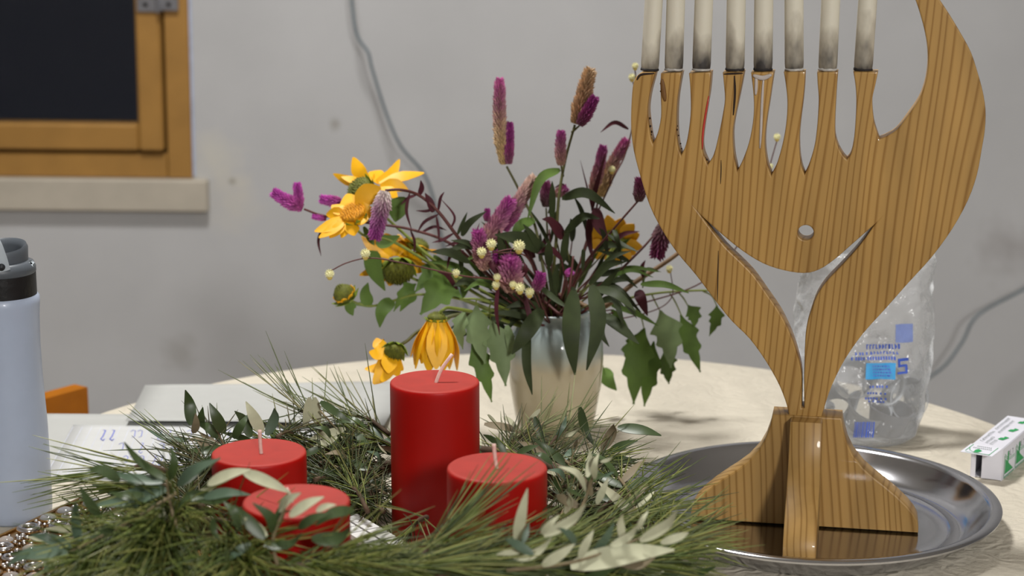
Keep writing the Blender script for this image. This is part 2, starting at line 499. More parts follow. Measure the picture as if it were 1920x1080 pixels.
L.new(prev, b.inputs['Base Color'])

# ------------------------------------------------------------------ the room
X0, X1, Y0, ZC = -2.6, 2.8, -2.6, 2.75
wr = at_y(357, 200, WALL_Y).x           # right edge of the window opening
wz0 = at_y(200, 334, WALL_Y).z          # sill top
wl, wz1 = wr - 1.0, wz0 + 1.1
mb = MB()
mb.box((X0, WALL_Y, 0), (wl, WALL_Y + .2, ZC)); mb.box((wr, WALL_Y, 0), (X1, WALL_Y + .2, ZC))
mb.box((wl, WALL_Y, 0), (wr, WALL_Y + .2, wz0)); mb.box((wl, WALL_Y, wz1), (wr, WALL_Y + .2, ZC))
tag(build(mb, 'wall_back', 'plaster', smooth_=False), 'grey plastered wall with chips and smudges', kind='structure')
for nm, lo, hi, mt in (('wall_left', (X0 - .1, Y0, 0), (X0, WALL_Y, ZC), 'plaster'), ('wall_right', (X1, Y0, 0), (X1 + .1, WALL_Y, ZC), 'plaster'),
                       ('wall_front', (X0, Y0 - .1, 0), (X1, Y0, ZC), 'plaster'), ('floor', (X0, Y0, -.1), (X1, WALL_Y, 0), 'floor_tile'),
                       ('ceiling', (X0, Y0, ZC), (X1, WALL_Y, ZC + .1), 'ceiling_paint')):
    mb = MB(); mb.box(lo, hi); tag(build(mb, nm, mt, smooth_=False), kind='structure')

# window: jamb and bottom rail of the frame, sash, dark night pane, hinge, stone sill
win = empty('window_1', (wr, WALL_Y, wz0), kind='structure')
win.rotation_euler = (0, R(.55), 0)
s = at_y(960, 200, WALL_Y); sc_ = (at_y(961, 200, WALL_Y) - s).x
wpx = lambda p: p * sc_ * 1.0
def wbox(name, x0, x1, z0, z1, y0, y1, m, b=.002, parent=win):
    mb = MB(); mb.bbox((x0, y0, z0), (x1, y1, z1), b)
    return build(mb, name, m, parent, local=True, smooth_=False)
hz = wz1 - wz0
ow = wr - wl
wbox('frame_jamb', -wpx(46), 0, 0, hz, -.004, .07, 'frame_wood')
wbox('frame_rail', -ow, -wpx(47), .0, wpx(46), -.002, .07, 'frame_wood')
wbox('frame_jamb', -ow, -ow + wpx(46), wpx(46), hz, -.004, .07, 'frame_wood')
wbox('seal_strip', .0005, wpx(5), .004, hz, -.003, -.0001, 'seal_blue', .0002)
sash = wbox('sash_rail', -ow + wpx(52), -wpx(98), wpx(52), wpx(102), -.010, .045, 'frame_wood', .004)
wbox('sash_stile', -wpx(97.5), -wpx(51), wpx(52), hz - .05, -.013, .045, 'frame_wood', .004)
wbox('sash_stile', -ow + wpx(51), -ow + wpx(97), wpx(103), hz - .05, -.013, .045, 'frame_wood', .004)
wbox('sash_rail', -ow + wpx(98), -wpx(98), hz - .1, hz - .05, -.010, .045, 'frame_wood', .004)
wbox('frame_rail', -ow + wpx(47), -wpx(47), hz - .045, hz, -.002, .07, 'frame_wood')
wbox('pane', -ow + wpx(90), -wpx(92), wpx(96), hz - .09, .015, .019, 'glass_pane', .0005)
hg = wbox('hinge', -wpx(92), -wpx(54), wpx(312), wpx(380), -.018, -.012, 'hinge_metal', .001)
wbox('hinge', -wpx(52), -wpx(17), wpx(314), wpx(380), -.012, -.004, 'hinge_metal', .001)
wbox('hinge_pin', -wpx(56), -wpx(49), wpx(310), wpx(380), -.026, -.013, 'hinge_metal', .002)
for (u, w) in ((-76, 326), (-34, 326)):
    mb = MB(); mb.lathe([(0, .003), (.003, .0025), (.004, 0)], 12, M=Matrix.Rotation(R(90), 3, 'X'))
    for i, v in enumerate(mb.v): mb.v[i] = v + V((wpx(u), -.018 if u < -50 else -.012, wpx(w)))
    build(mb, 'screw', 'screw_dark', win, local=True)
sl = wbox('window_sill', -ow - .06, wpx(30), -wpx(62), -.0005, -.020, .05, 'sill_stone', .003)
# dark yard outside
mb = MB(); mb.box((wl - 1.5, WALL_Y + .25, -.1), (wr + 1.5, WALL_Y + 3, -.02)); tag(build(mb, 'ground', 'night_ground', smooth_=False), kind='structure')

# ------------------------------------------------------------------ table and cloth
TC = V((.02, 1.54, 0)); TR = .506
tb = empty('round_table', TC, 'round wooden table under the cream tablecloth', 'table')
mb = MB(); mb.lathe([(0, TZ - .032), (TR - .012, TZ - .032), (TR - .006, TZ - .026), (TR - .006, TZ - .008), (TR - .012, TZ - .003), (0, TZ - .003)], 96, TC)
build(mb, 'tabletop', 'table_wood', tb, autosmooth=40)
mb = MB(); mb.lathe([(.0, .04), (.06, .04), (.05, .1), (.035, .3), (.045, .55), (.09, TZ - .033), (0, TZ - .033)], 24, TC)
build(mb, 'pedestal', 'table_wood', tb, autosmooth=40)
for k in range(4):
    a = R(45 + 90 * k); mb = MB()
    d = V((math.cos(a), math.sin(a), 0))
    mb.tube([TC + d * .03 + V((0, 0, .10)), TC + d * .18 + V((0, 0, .06)), TC + d * .30 + V((0, 0, .022))], [.03, .025, .02], 8)
    build(mb, 'foot', 'table_wood', tb)
mb = MB(); vs = []; fs = []; SEG = 180
rings = [(0, 0)] + [(TR * k / 14, 0) for k in range(1, 14)] + [(TR - .006, 0), (TR - .0025, -.0012), (TR - .0004, -.0045), (TR + .001, -.010)] + [(TR + .002, -.02 - .02 * k) for k in range(10)]
for i, (r, z) in enumerate(rings):
    for k in range(SEG):
        a = 2 * math.pi * k / SEG
        dr = max(0, (-z - .01)) * (.10 * math.sin(a * 14) + .05 * math.sin(a * 23 + 1)) if z < -.01 else 0
        rr = r + dr + max(0, -z - .01) * .06
        vs.append(TC + V((rr * math.cos(a), rr * math.sin(a), TZ + z)))
for i in range(len(rings) - 1):
    for k in range(SEG):
        k2 = (k + 1) % SEG
        fs.append((i*SEG+k, i*SEG+k2, (i+1)*SEG+k2, (i+1)*SEG+k) [::-1])
mb.add(vs, fs)
cl = build(mb, 'tablecloth', 'cloth_damask')
tag(cl, 'cream damask tablecloth covering the round table', 'tablecloth')

# ------------------------------------------------------------------ chair behind the table on the left
pr = at_z(152, 723, -.04); pr.z = 0                    # far end of the top rail
fdir = V((.80, -.60, 0)).normalized()                  # the way the chair faces
sdir = V((-.60, -.80, 0)).normalized()
ch = empty('wooden_chair', pr + sdir * .2, 'orange-brown wooden chair behind the white bottle', 'chair')
def obox(mb, c, a, b, h0, h1, la, lb):
    c = V(c); q = [c - a*la - b*lb, c + a*la - b*lb, c + a*la + b*lb, c - a*la + b*lb]
    vs = [p + V((0, 0, h0)) for p in q] + [p + V((0, 0, h1)) for p in q]
    mb.add(vs, [(0,3,2,1),(4,5,6,7),(0,1,5,4),(1,2,6,5),(2,3,7,6),(3,0,4,7)])
cc = pr + sdir * .2
mb = MB(); obox(mb, cc, sdir, fdir, .625, .71, .2, .011); build(mb, 'top_rail', 'chair_wood', ch, smooth_=False)
mb = MB(); obox(mb, cc + fdir*.03, sdir, fdir, .52, .56, .17, .008); build(mb, 'back_slat', 'chair_wood', ch, smooth_=False)
mb = MB(); obox(mb, cc + fdir * .20, sdir, fdir, .40, .43, .2, .19); build(mb, 'seat', 'chair_wood', ch, smooth_=False)
for sgn in (-1, 1):
    mb = MB(); p = cc + sdir * (.175 * sgn) + fdir * .012
    mb.tube([p + fdir*.03, p + fdir * .03 + V((0, 0, .42)), p + fdir*.008 + V((0, 0, .64))], [.014, .016, .013], 8); build(mb, 'rear_leg', 'chair_wood', ch)
    mb = MB(); p = cc + sdir * (.175 * sgn) + fdir * .36
    mb.tube([p, p + V((0, 0, .40))], [.013, .016], 8); build(mb, 'front_leg', 'chair_wood', ch)

# ------------------------------------------------------------------ cables on the wall
def cable(label, pts):
    mb = MB(); mb.tube(smooth(pts, 60), .0025, 8)
    tag(build(mb, 'electric_cable', 'cable_grey'), label, 'cable', 'grey cables hanging by the wall')
def wallpt(px, py, off): return at_y(px, py, WALL_Y - off)
cable('grey cable hanging in kinks down the wall above the bouquet', [wallpt(640, -160, .03), wallpt(657, -20, .05), wallpt(668, 62, .055), wallpt(690, 98, .06), wallpt(698, 130, .06), wallpt(725, 215, .06),
      wallpt(752, 275, .06), wallpt(792, 322, .05), wallpt(812, 370, .05), wallpt(835, 470, .05), wallpt(900, 640, .04), wallpt(960, 760, .03)])
cable('grey cable sagging along the wall behind the plastic bag', [wallpt(2050, 470, .04), wallpt(1925, 540, .07), wallpt(1835, 590, .08), wallpt(1805, 640, .08), wallpt(1772, 685, .08), wallpt(1725, 722, .07), wallpt(1690, 770, .05), wallpt(1660, 860, .03)])

# ------------------------------------------------------------------ papers
def sheet(name, label, corners, h, lift, m, sag=0.0):
    # corners: back-left, back-right, front-right, front-left in pixels on the table plane
    P = [at_z(x, y, h) for x, y in corners]
    mb = MB(); n = 10; vs = []; fs = []
    for th in (0, .0004):
        for i in range(n + 1):
            for j in range(n + 1):
                u, w = j / n, i / n
                p = P[0].lerp(P[1], u).lerp(P[3].lerp(P[2], u), w)
                z = lift * (w ** 3) * (1 - .6 * abs(u - .5)) + sag * math.sin(u * 5 + 1) ** 2 * (1 - w)
                vs.append(p + V((0, 0, z + th)))
    K = (n + 1) ** 2
    for i in range(n):
        for j in range(n):
            q = (i*(n+1)+j, i*(n+1)+j+1, (i+1)*(n+1)+j+1, (i+1)*(n+1)+j)
            fs.append(q); fs.append(tuple(x + K for x in q[::-1]))
    for i in range(n):
        for a, b2 in ((i, i+1), (n*(n+1)+i, n*(n+1)+i+1), (i*(n+1), (i+1)*(n+1)), (i*(n+1)+n, (i+1)*(n+1)+n)):
            fs.append((a, b2, b2 + K, a + K))
    mb.add(vs, fs)
    o = build(mb, name, m); tag(o, label, 'paper', 'loose sheets of paper')
    return o
sheet('paper_sheet', 'blank white sheet sticking out over the table edge by the bottle', [(60, 776), (480, 779), (440, 905), (30, 900)], .0012, 0, 'paper_blank')
sheet('paper_sheet', 'blank white sheet with a raised front edge behind the olive leaves', [(272, 724), (760, 716), (720, 806), (236, 797)], .0035, .006, 'paper_blank', .001)
C = [(137, 797), (600, 802), (600, 905), (85, 895)]
pc = sheet('paper_sheet', 'lined white note sheet with blue handwriting', C, .0024, 0, 'paper')
mb = MB()
def stroke(mb, pts, w, nrm, mi=0):
    pts = [V(p) for p in pts]
    for a, b2 in zip(pts, pts[1:]):
        d = (b2 - a)
        if d.length < 1e-7: continue
        s = d.normalized().cross(nrm) * (w / 2); e = d.normalized() * (w * .3)
        mb.add([a - s - e, b2 - s + e, b2 + s + e, a + s - e], [(0, 1, 2, 3)], mi)
r2 = random.Random(3)
hh = .0030
for row in range(3):
    x = 190 if row == 0 else 215 + row * 8
    while x < 560:
        if row == 0 and 212 < x < 225: x = 226
        y = 806 + row * 24
        p = [(x + 4, y), (x + 8, y + 1), (x + 3, y + 12), (x - 1, y + 17), (x + 3, y + 20), (x + 6, y + 17)] if r2.random() < .5 else [(x, y + 3), (x + 5, y), (x + 9, y + 2), (x + 7, y + 12), (x + 2, y + 14)]
        stroke(mb, [at_z(a, b2, hh) for a, b2 in p], .0008 if x > 212 else .0014, V((0, 0, 1)))
        x += r2.choice((13, 17, 24, 38))
o = build(mb, 'handwriting', 'ink_blue', pc, smooth_=False); o['label'] = 'blue handwriting'
mb = MB()
for k in range(26):
    t = k / 26; a = at_z(C[0][0] + (C[1][0]-C[0][0]) * t, C[0][1] + 3, hh - .0001); b2 = at_z(C[3][0] + (C[2][0]-C[3][0]) * t, C[3][1] - 2, hh - .0001)
    stroke(mb, [a, b2], .0006, V((0, 0, 1)))
build(mb, 'ruled_lines', 'ink_faint', pc, smooth_=False)

# ------------------------------------------------------------------ water bottle
bp_ = at_z(29, 968, 0)
bt = empty('water_bottle', bp_, 'tall white-blue drinking bottle with dark band and grey lid', 'bottle')
pxm = 1.52 / F * 1.0
prof = [(0, 0), (.027, 0), (.0300, .003), (.0308, .010), (.0308, .05), (.0304, .08), (.0293, .105), (.0285, .125), (.0282, .150), (.0287, .172), (.0296, .183), (.0296, .1885), (.0280, .1905), (0, .1905)]
mb = MB(); mb.lathe(prof, 64, bp_); build(mb, 'body', 'bottle_body', bt, autosmooth=50)
mb = MB(); mb.lathe([(.020, .1905), (.0277, .1905), (.0277, .2085), (.020, .2085)], 64, bp_, close=True); build(mb, 'grip_band', 'bottle_band', bt, autosmooth=40)
mb = MB(); mb.lathe([(.0, .2085), (.0274, .2085), (.0280, .2095), (.0280, .2135), (.0262, .2175), (.0225, .2190), (.0, .2190)], 64, bp_)
lid = build(mb, 'lid', 'bottle_lid', bt, autosmooth=45)
mb = MB(); mb.lathe([(.0222, .2185), (.0225, .2275), (.0212, .2305), (.0192, .2295), (.0175, .226), (.0170, .2195)], 48, bp_, close=True)
for i, v in enumerate(mb.v):    # the collar slopes: higher at the back right
    d = v - bp_
    if d.z > .223: mb.v[i] = v + V((0, 0, (d.x * .05 + d.y * .14)))
build(mb, 'spout_collar', 'bottle_lid', lid, autosmooth=60)
mb = MB(); mb.lathe([(0, .2192), (.0166, .2192), (.0166, .222), (.010, .2235), (0, .2235)], 32, bp_); build(mb, 'spout', 'bottle_inner', lid)
# carrying loop: flat strap through two pivots
mb = MB()
for sgn in (-1, 1): pass
pts = []
hx = V((.42, -.9, 0)).normalized(); ax = V((.9, .42, 0)).normalized()
lo_ = bp_ + V((0, 0, .2225)) + V((0, -.0215, 0))
path = [bp_ + V((.0090, -.0240, .2150)), bp_ + V((.0068, -.0248, .226)), bp_ + V((.0015, -.0245, .2400)), bp_ + V((-.009, -.021, .2490)), bp_ + V((-.022, -.010, .2515)), bp_ + V((-.026, .006, .2480)), bp_ + V((-.024, .018, .236)), bp_ + V((-.022, .020, .2215))]
sp_ = smooth(path, 42); vs = []; fs = []
for i, p in enumerate(sp_):
    tg = (sp_[min(i+1, len(sp_)-1)] - sp_[max(i-1, 0)]).normalized()
    out = V((p.x - bp_.x, p.y - bp_.y, max(0, (p.z - bp_.z - .235)) * 2)).normalized()
    s_ = tg.cross(out).normalized(); o_ = s_.cross(tg)
    w = .0052; t_ = .0022
    for (a, b2) in ((-1, -.6), (-.6, -1), (.6, -1), (1, -.6), (1, .6), (.6, 1), (-.6, 1), (-1, .6)):
        vs.append(p + s_ * (w * a) + o_ * (t_ * b2))
for i in range(len(sp_) - 1):
    for k in range(8): fs.append((i*8+k, i*8+(k+1) % 8, (i+1)*8+(k+1) % 8, (i+1)*8+k))
fs += [tuple(range(8))[::-1], tuple((len(sp_)-1)*8+k for k in range(8))]
mb.add(vs, fs)
lp = build(mb, 'carry_loop', 'bottle_handle', bt, autosmooth=50)
mb = MB(); mb.lathe([(0, .0022), (.0022, .0019), (.0030, 0), (.0030, -.003), (0, -.003)], 20, bp_ + V((.0080, -.0272, .2185)), M=Matrix.Rotation(R(90), 3, 'X')); build(mb, 'pivot', 'bottle_inner', lp)
mb = MB(); mb.bbox((bp_.x + .0215, bp_.y - .006, bp_.z + .2105), (bp_.x + .0275, bp_.y + .004, bp_.z + .2185), .002); build(mb, 'release_button', 'bottle_handle', lid)

# ------------------------------------------------------------------ low jewelled box in the left corner
A = at_z(0, 1000, .03); B = at_z(142, 934, .03)
ed = (B - A); ed.z = 0; ed.normalize(); nd = V((ed.y, -ed.x, 0))
jo = B + ed * .006; jo.z = TZ
jb = empty('jewelled_box', jo, 'low gold box crusted with clear glass gems and rings', 'box')
Ld, Wd = .20, .15
mb = MB()
q = [jo, jo - ed * Ld, jo - ed * Ld + nd * Wd, jo + nd * Wd]
mb.add([p + V((0, 0, .001)) for p in q] + [p + V((0, 0, .027)) for p in q], [(0,1,2,3),(4,7,6,5),(0,4,5,1),(1,5,6,2),(2,6,7,3),(3,7,4,0)])
build(mb, 'body', 'gold_metal', jb, smooth_=False)
mb = MB()
for a, b2 in ((0, 1), (1, 2), (2, 3), (3, 0)):
    mb.tube([q[a] + V((0, 0, .0275)), q[b2] + V((0, 0, .0275))], .0018, 8)
build(mb, 'rim', 'gold_metal', jb)
r3 = random.Random(11)
g1 = MB(); g1.lathe([(1.0, 0), (1.0, .22), (.85, .50), (.5, .66), (0, .72)], 20); gem_me = g1.mesh('gem', 'gem_glass')
g2 = MB(); pr_ = [(.72 + .28 * math.cos(a), .3 + .3 * math.sin(a)) for a in [2 * math.pi * k / 10 for k in range(10)]]; g2.lathe(pr_, 20, close=True); ring_me = g2.mesh('ring', 'silver_metal')
g3 = MB(); g3.lathe([(0, 0)] + [(math.sin(math.pi * k / 7), 1 - math.cos(math.pi * k / 7)) for k in range(1, 7)] + [(0, 2)], 10); bead_me = g3.mesh('bead', 'silver_metal')
g4 = MB(); g4.lathe([(1.15, 0), (1.2, .12), (1.1, .3), (.98, .3), (.98, 0)], 20, close=True); bez_me = g4.mesh('bezel', 'gold_metal')
placed = []
def place(me, name, u, w, r, parent=jb, hz_=.027):
    o = bpy.data.objects.new(name, me); col.objects.link(o); o.parent = parent
    p = -ed * u + nd * w + V((0, 0, hz_))
    o.matrix_local = Matrix.Translation(p) @ Matrix.Scale(r, 4)
    return o
tries = 0
while tries < 6000 and len(placed) < 260:
    tries += 1
    big = len(placed) < 60 and tries < 900
    r = r3.uniform(.0060, .0095) if big else r3.uniform(.0013, .0026)
    u, w = r3.uniform(.006, Ld - .006), r3.uniform(.005, .115)
    if r > u or r > w: continue
    if any((u - a) ** 2 + (w - b2) ** 2 < (r * 1.12 + c) ** 2 for a, b2, c in placed): continue
    placed.append((u, w, r * (1.15 if big else 1)))
    if big and len(placed) % 3 != 0:
        place(gem_me, 'gem', u, w, r); place(bez_me, 'bezel', u, w, r)
    elif big: place(ring_me, 'ring', u, w, r)
    else: place(bead_me, 'bead', u, w, r)

# ------------------------------------------------------------------ red pillar candles
def pillar(label, px, py, depth, wick, rad=.035, foot=0.0):
    top = at_d(px, py, depth); h = top.z - TZ
    base = V((top.x, top.y, TZ + foot))
    e = empty('pillar_candle', base, label, 'candle', 'red pillar candles in the wreath')
    hh_ = h - foot
    mb = MB(); mb.lathe([(0, 0), (rad - .002, 0), (rad, .002), (rad, hh_ * .5), (rad, hh_ - .005), (rad, hh_ - .0022), (rad - .0003, hh_ - .0009), (rad - .0012, hh_ - .0001), (rad - .0030, hh_), (rad - .005, hh_ - .0003), (rad * .4, hh_ - .0010), (0, hh_ - .0013)], 96, base)
    mb.m = [1 if min(mb.v[i].z for i in f) > base.z + hh_ - .0018 else 0 for f in mb.f]
    build(mb, 'wax_body', ['wax_red', 'wax_red_top'], e, autosmooth=60)
    w = [at_d(x, y, depth) for x, y in wick]; w[0].z = top.z - .003
    mb = MB(); mb.tube(smooth(w, 8), [.0017] * 3 + [.0013] * 20 if False else .0014, 8); build(mb, 'wick', 'wick', e)
    return base
K1 = pillar('tallest red pillar candle at the back with a wick leaning right', 815, 714, 1.46, [(816, 718), (828, 692), (848, 664)])
K2 = pillar('red pillar candle on the left with an upright wick before an olive leaf', 485.5, 847, 1.384, [(490, 850), (488, 830), (487, 806)])
K3 = pillar('red pillar candle on the right, crossed by blurred pine needles', 932, 875, 1.30, [(932, 878), (928, 856), (926, 832)])
K4 = pillar('lowest red pillar candle in front, half hidden by olive leaves', 555.5, 938, 1.219, [(548, 940), (544, 930), (536, 915)])

# white lattice block between the candles
p0 = at_z(672, 962, .03); p1 = at_z(808, 1042, .03)
ld = (p1 - p0); Ln = ld.length; ld.normalize(); ln = V((ld.y, -ld.x, 0))      # ln points to the left
if ln.x > 0: ln = -ln
p0.z = TZ; lb = empty('lattice_block', p0, 'small white lattice block lying between the red candles', 'block')
mb = MB()
ncell = 9
mb.add([p0 + ln * .001 + V((0,0,.001)), p0 + ld * Ln + ln*.001 + V((0,0,.001)), p0 + ld * Ln + ln * .028 + V((0,0,.001)), p0 + ln * .028 + V((0,0,.001))] +
       [p0 + ln * .001 + V((0,0,.026)), p0 + ld * Ln + ln*.001 + V((0,0,.026)), p0 + ld * Ln + ln * .028 + V((0,0,.026)), p0 + ln * .028 + V((0,0,.026))],
       [(0,3,2,1),(4,5,6,7),(0,1,5,4),(1,2,6,5),(2,3,7,6),(3,0,4,7)])
build(mb, 'core', 'grey_plastic', lb, smooth_=False)
cw = Ln / ncell
for i in range(ncell):
    for j in range(2):
        mb = MB(); c = p0 + ld * (cw * (i + .5)) + ln * (.0075 + j * .0145)
        obox(mb, c, ld, ln, .0262, .030, cw * .42, .0062)
        build(mb, 'tile', 'lattice_white', lb, smooth_=False)
    mb = MB(); c = p0 + ld * (cw * (i + .5)); obox(mb, c, ld, ln, .004, .0255, cw * .42, .0009); build(mb, 'tile', 'lattice_white', lb, smooth_=False)
#PART2

# ------------------------------------------------------------------ steel tray
TY = V((.2457, 1.472, TZ))
mb = MB()
tp = [(0, .0012), (.100, .0012), (.112, .0012), (.115, .0026), (.118, .0012), (.124, .0020), (.131, .0060), (.140, .0150), (.144, .0205), (.1465, .0232), (.1510, .0240), (.1540, .0236), (.1552, .0222), (.1548, .0206), (.1532, .0206),
      (.1536, .0220), (.1510, .0226), (.1474, .0216), (.1452, .0190), (.1412, .0135), (.132, .0046), (.125, .0006), (.118, .0002), (0, .0002)]
mb.lathe(tp, 128, TY)
tr_ = build(mb, 'steel_tray', 'steel', autosmooth=50)
tag(tr_, 'round polished steel tray under the wooden candelabrum', 'tray')

# ------------------------------------------------------------------ carved wooden candelabrum
TH = R(11)
uax = V((math.cos(TH), -math.sin(TH), 0)); nax = V((-math.sin(TH), -math.cos(TH), 0))   # nax points to the viewer's side
FLOOR = TZ + .0026
bc = at_z(1506, 986, .0026) - nax * .013
bc.z = FLOOR
BT = .022           # board thickness
PT = .026           # foot thickness
men = empty('wooden_candelabrum', bc, 'carved pale wood candelabrum like an open hand, with smile-shaped cut-out', 'candelabrum', rz=-TH)
front0 = bc + nax * (BT / 2)
def on_board(px, py):
    d = ray(px, py); t = (front0 - CAM).dot(nax) / d.dot(nax); p = CAM + d * t
    return ((p - bc).dot(uax), p.z - bc.z)
outer = [(1199,138),(1213,136),(1228.6,136),(1224.5,151),(1218,176),(1214,205),(1216,230),(1220,258),(1224,269),(1233,249),(1239,220),(1239,189),(1238,164),(1239,137.6),(1278,136),(1273,164),(1269.6,189),(1268,220),(1268.6,252),(1272,277),(1277,291),
(1286,271),(1292,239),(1295,205),(1294,164),(1291.6,137.6),(1333,135.4),(1330,170),(1325,201.5),(1319,239),(1316,271),(1319,290),(1327,308.6),(1338,290),(1347,255),(1354.6,217),(1359,186),(1357,157),(1355,136),(1394.6,135),(1390,160.6),(1383.6,192),
(1377,223.6),(1373.5,252),(1375.7,290),(1382,321),(1393,299),(1404,268),(1411,233),(1413.5,201.5),(1412,170),(1408,136),(1451,135),(1446.5,164),(1442,195),(1437,227),(1434,258),(1434.6,283),(1438.7,308.6),(1446,329),(1456,308.6),(1465.4,277),(1472,245.6),
(1475.5,214),(1476,186),(1473,157),(1469.5,135),(1509.5,134.5),(1508,164),(1505,195),(1501,227),(1498.5,258),(1499.4,290),(1503,312),(1508.6,327.5),(1517,308.6),(1527,274),(1531.5,242.4),(1534,211),(1535,183),(1533,157),(1532,136),(1571,134.5),
(1568.7,164),(1567,195),(1565.5,227),(1566,255),(1572.5,277),(1582,293),(1588,299),(1596,286.5),(1601,261),(1604,227),(1605.5,189),(1604,160.6),(1600,135),(1646.5,135),(1641,160.6),(1636,183),(1636,205),(1639,230),(1645.7,252),(1649,261),
(1663,255),(1682,242.5),(1704,214),(1723,186),(1734,157.5),(1739.5,126),(1739.5,94.5),(1735.4,66),(1727.6,34.6),(1716.5,0),(1700,-38),(1680,-76),(1655,-112),(1668,-112),(1700,-82),(1732,-44),(1762,0),(1782.7,31.5),(1801.6,63),(1820.5,97.6),(1833,135.4),
(1842.5,170),(1848,205),(1847,242.5),(1841,280),(1832,328),(1815,376),(1786,429),(1747.5,482),(1704,530),(1661,578.6),(1617.5,627),(1584,675),(1560,723),(1545,766),(1538,790),(1536,800),(1482,800),(1480,786),(1475.5,761.6),(1461,723),(1437,680),(1405.6,636),(1372,602.7),
(1340.6,564),(1304.5,516),(1268,472.6),(1239.5,429),(1218,386),(1201,333),(1188,283),(1183,239),(1184,189),(1188,154)]
smile = [(1314,404),(1352.6,439),(1391,470),(1430,494),(1468,507),(1507,512.6),(1535.6,506),(1564.5,487),(1598,458),(1640.6,420.6),(1612,460),(1579,497),(1549,528),(1531,555),(1521,582),(1512,614),(1509,651),(1508,689),(1507.5,708.6),(1508,765),(1503,765),
(1503,704),(1495,665),(1482,627),(1463,588),(1437,549.7),(1413,516),(1388,490),(1360,463),(1335,432)]
hole = [(1510.6 + 15 * math.cos(2*math.pi*k/24), 436.5 + 14 * math.sin(2*math.pi*k/24)) for k in range(24)]
def refine(poly, corner=50):
    # smooth the soft bends of a traced outline, keep its corners
    n = len(poly); out = []
    P = [V((x, y, 0)) for x, y in poly]
    for i in range(n):
        a, b2, c, d = P[i-1], P[i], P[(i+1) % n], P[(i+2) % n]
        sharp_b = (b2 - a).angle(c - b2) > R(corner); sharp_c = (c - b2).angle(d - c) > R(corner)
        a_ = b2 * 2 - c if sharp_b else a; d_ = c * 2 - b2 if sharp_c else d
        for k in range(3):
            t = k / 3
            q = 0.5 * ((2*b2) + (c-a_)*t + (2*a_-5*b2+4*c-d_)*t*t + (3*b2-a_-3*c+d_)*t**3)
            out.append((q.x, q.y))
    return out
def flat_solid(name, loops, thick, bevel, m, parent, xform):
    cu = bpy.data.curves.new(name, 'CURVE'); cu.dimensions = '2D'; cu.fill_mode = 'BOTH'
    cu.extrude = thick / 2 - bevel; cu.bevel_depth = bevel; cu.bevel_resolution = 1; cu.offset = -bevel
    for lp_ in loops:
        s = cu.splines.new('POLY'); s.points.add(len(lp_) - 1); s.use_cyclic_u = True
        for i, (u, w) in enumerate(lp_): s.points[i].co = (u, w, 0, 1)
    tmp = bpy.data.objects.new('tmp', cu); col.objects.link(tmp)
    dg = bpy.context.evaluated_depsgraph_get(); dg.update()
    me = bpy.data.meshes.new_from_object(tmp.evaluated_get(dg))
    bpy.data.objects.remove(tmp); bpy.data.curves.remove(cu)
    me.transform(xform)
    me.name = name; me.materials.clear(); me.materials.append(MATS[m])
    me.polygons.foreach_set('use_smooth', [True] * len(me.polygons)); me.set_sharp_from_angle(angle=R(35))
    o = bpy.data.objects.new(name, me); col.objects.link(o); o.parent = parent
    return o
STAND = Matrix(((1,0,0,0),(0,0,-1,0),(0,1,0,0),(0,0,0,1)))          # (u, w, n) -> x, -n, z
flat_solid('board', [[on_board(*p) for p in refine(outer)], [on_board(*p) for p in refine(smile)], [on_board(*p) for p in hole]], BT, .0012, 'carved_wood', men, STAND)
half = [(.0278, .0935), (.0295, .084), (.0330, .0725), (.0378, .063), (.0464, .0525), (.0545, .0455), (.0640, .0385), (.0740, .0305), (.0830, .022), (.0885, .0155), (.0915, .010), (.0924, .0045), (.0924, 0)]
prof_ = half + [(-u, w) for u, w in half[::-1]]
flat_solid('side_foot', [prof_], PT, .0015, 'base_wood', men, Matrix.Translation((0, 0.0, 0)) @ STAND)
for sgn, nm in ((-1, 'front_foot'), (1, 'rear_foot')):
    hp = [(PT/2 + .0002, .0925), (.0278, .0925)] + half[1:] + [(PT/2 + .0002, 0)]
    M = Matrix.Rotation(R(-90) if sgn < 0 else R(90), 4, 'Z') @ STAND
    flat_solid(nm, [hp], PT, .0015, 'base_wood', men, M)
# drips, burns and the crack on the front face
def face_strip(name, m, pts, w, proud=.0006):
    mb = MB(); q = [on_board(*p) for p in pts]
    P = smooth([V((u, -BT/2 - proud * .3, z)) for u, z in q], 10)
    n = len(P)
    mb.tube(P, [w * (1 - .55 * abs(2 * i / (n - 1) - 1) ** 3) for i in range(n)], 8)
    for i, v in enumerate(mb.v): mb.v[i] = V((v.x, -BT/2 - proud * .3 + (v.y + BT/2 + proud * .3) * .35, v.z))
    build(mb, name, m, men, local=True)
face_strip('wax_drip', 'wax_drip', [(1418, 140), (1418, 160), (1417, 178)], .0013, .002)
face_strip('wax_drip', 'wax_drip', [(1432, 142), (1429, 190), (1427, 240), (1425, 278)], .0011, .002)
face_strip('wax_drip', 'wax_drip', [(1412, 141), (1430, 146), (1447, 140)], .0019, .003)
face_strip('wax_drip', 'wax_drip_red', [(1329, 180), (1323, 215), (1318, 250), (1317, 280)], .0008, .001)
face_strip('burn_mark', 'burnt_wood', [(1377, 142), (1378, 175), (1375, 216)], .0009, .0004)
face_strip('burn_mark', 'burnt_wood', [(1194, 150), (1202, 140), (1227, 137.5)], .0010, .0004)
face_strip('burn_mark', 'burnt_wood', [(1357, 139), (1375, 138), (1393, 137.5)], .0008, .0004)
face_strip('burn_mark', 'stain_brown', [(1241, 148), (1244, 170), (1247, 190)], .0020, .0003)
face_strip('crack', 'burnt_wood', [(1347, 470), (1346, 520), (1345, 565)], .0004, .0004)
face_strip('crack', 'burnt_wood', [(1352, 300), (1352, 320), (1351, 345)], .0004, .0004)
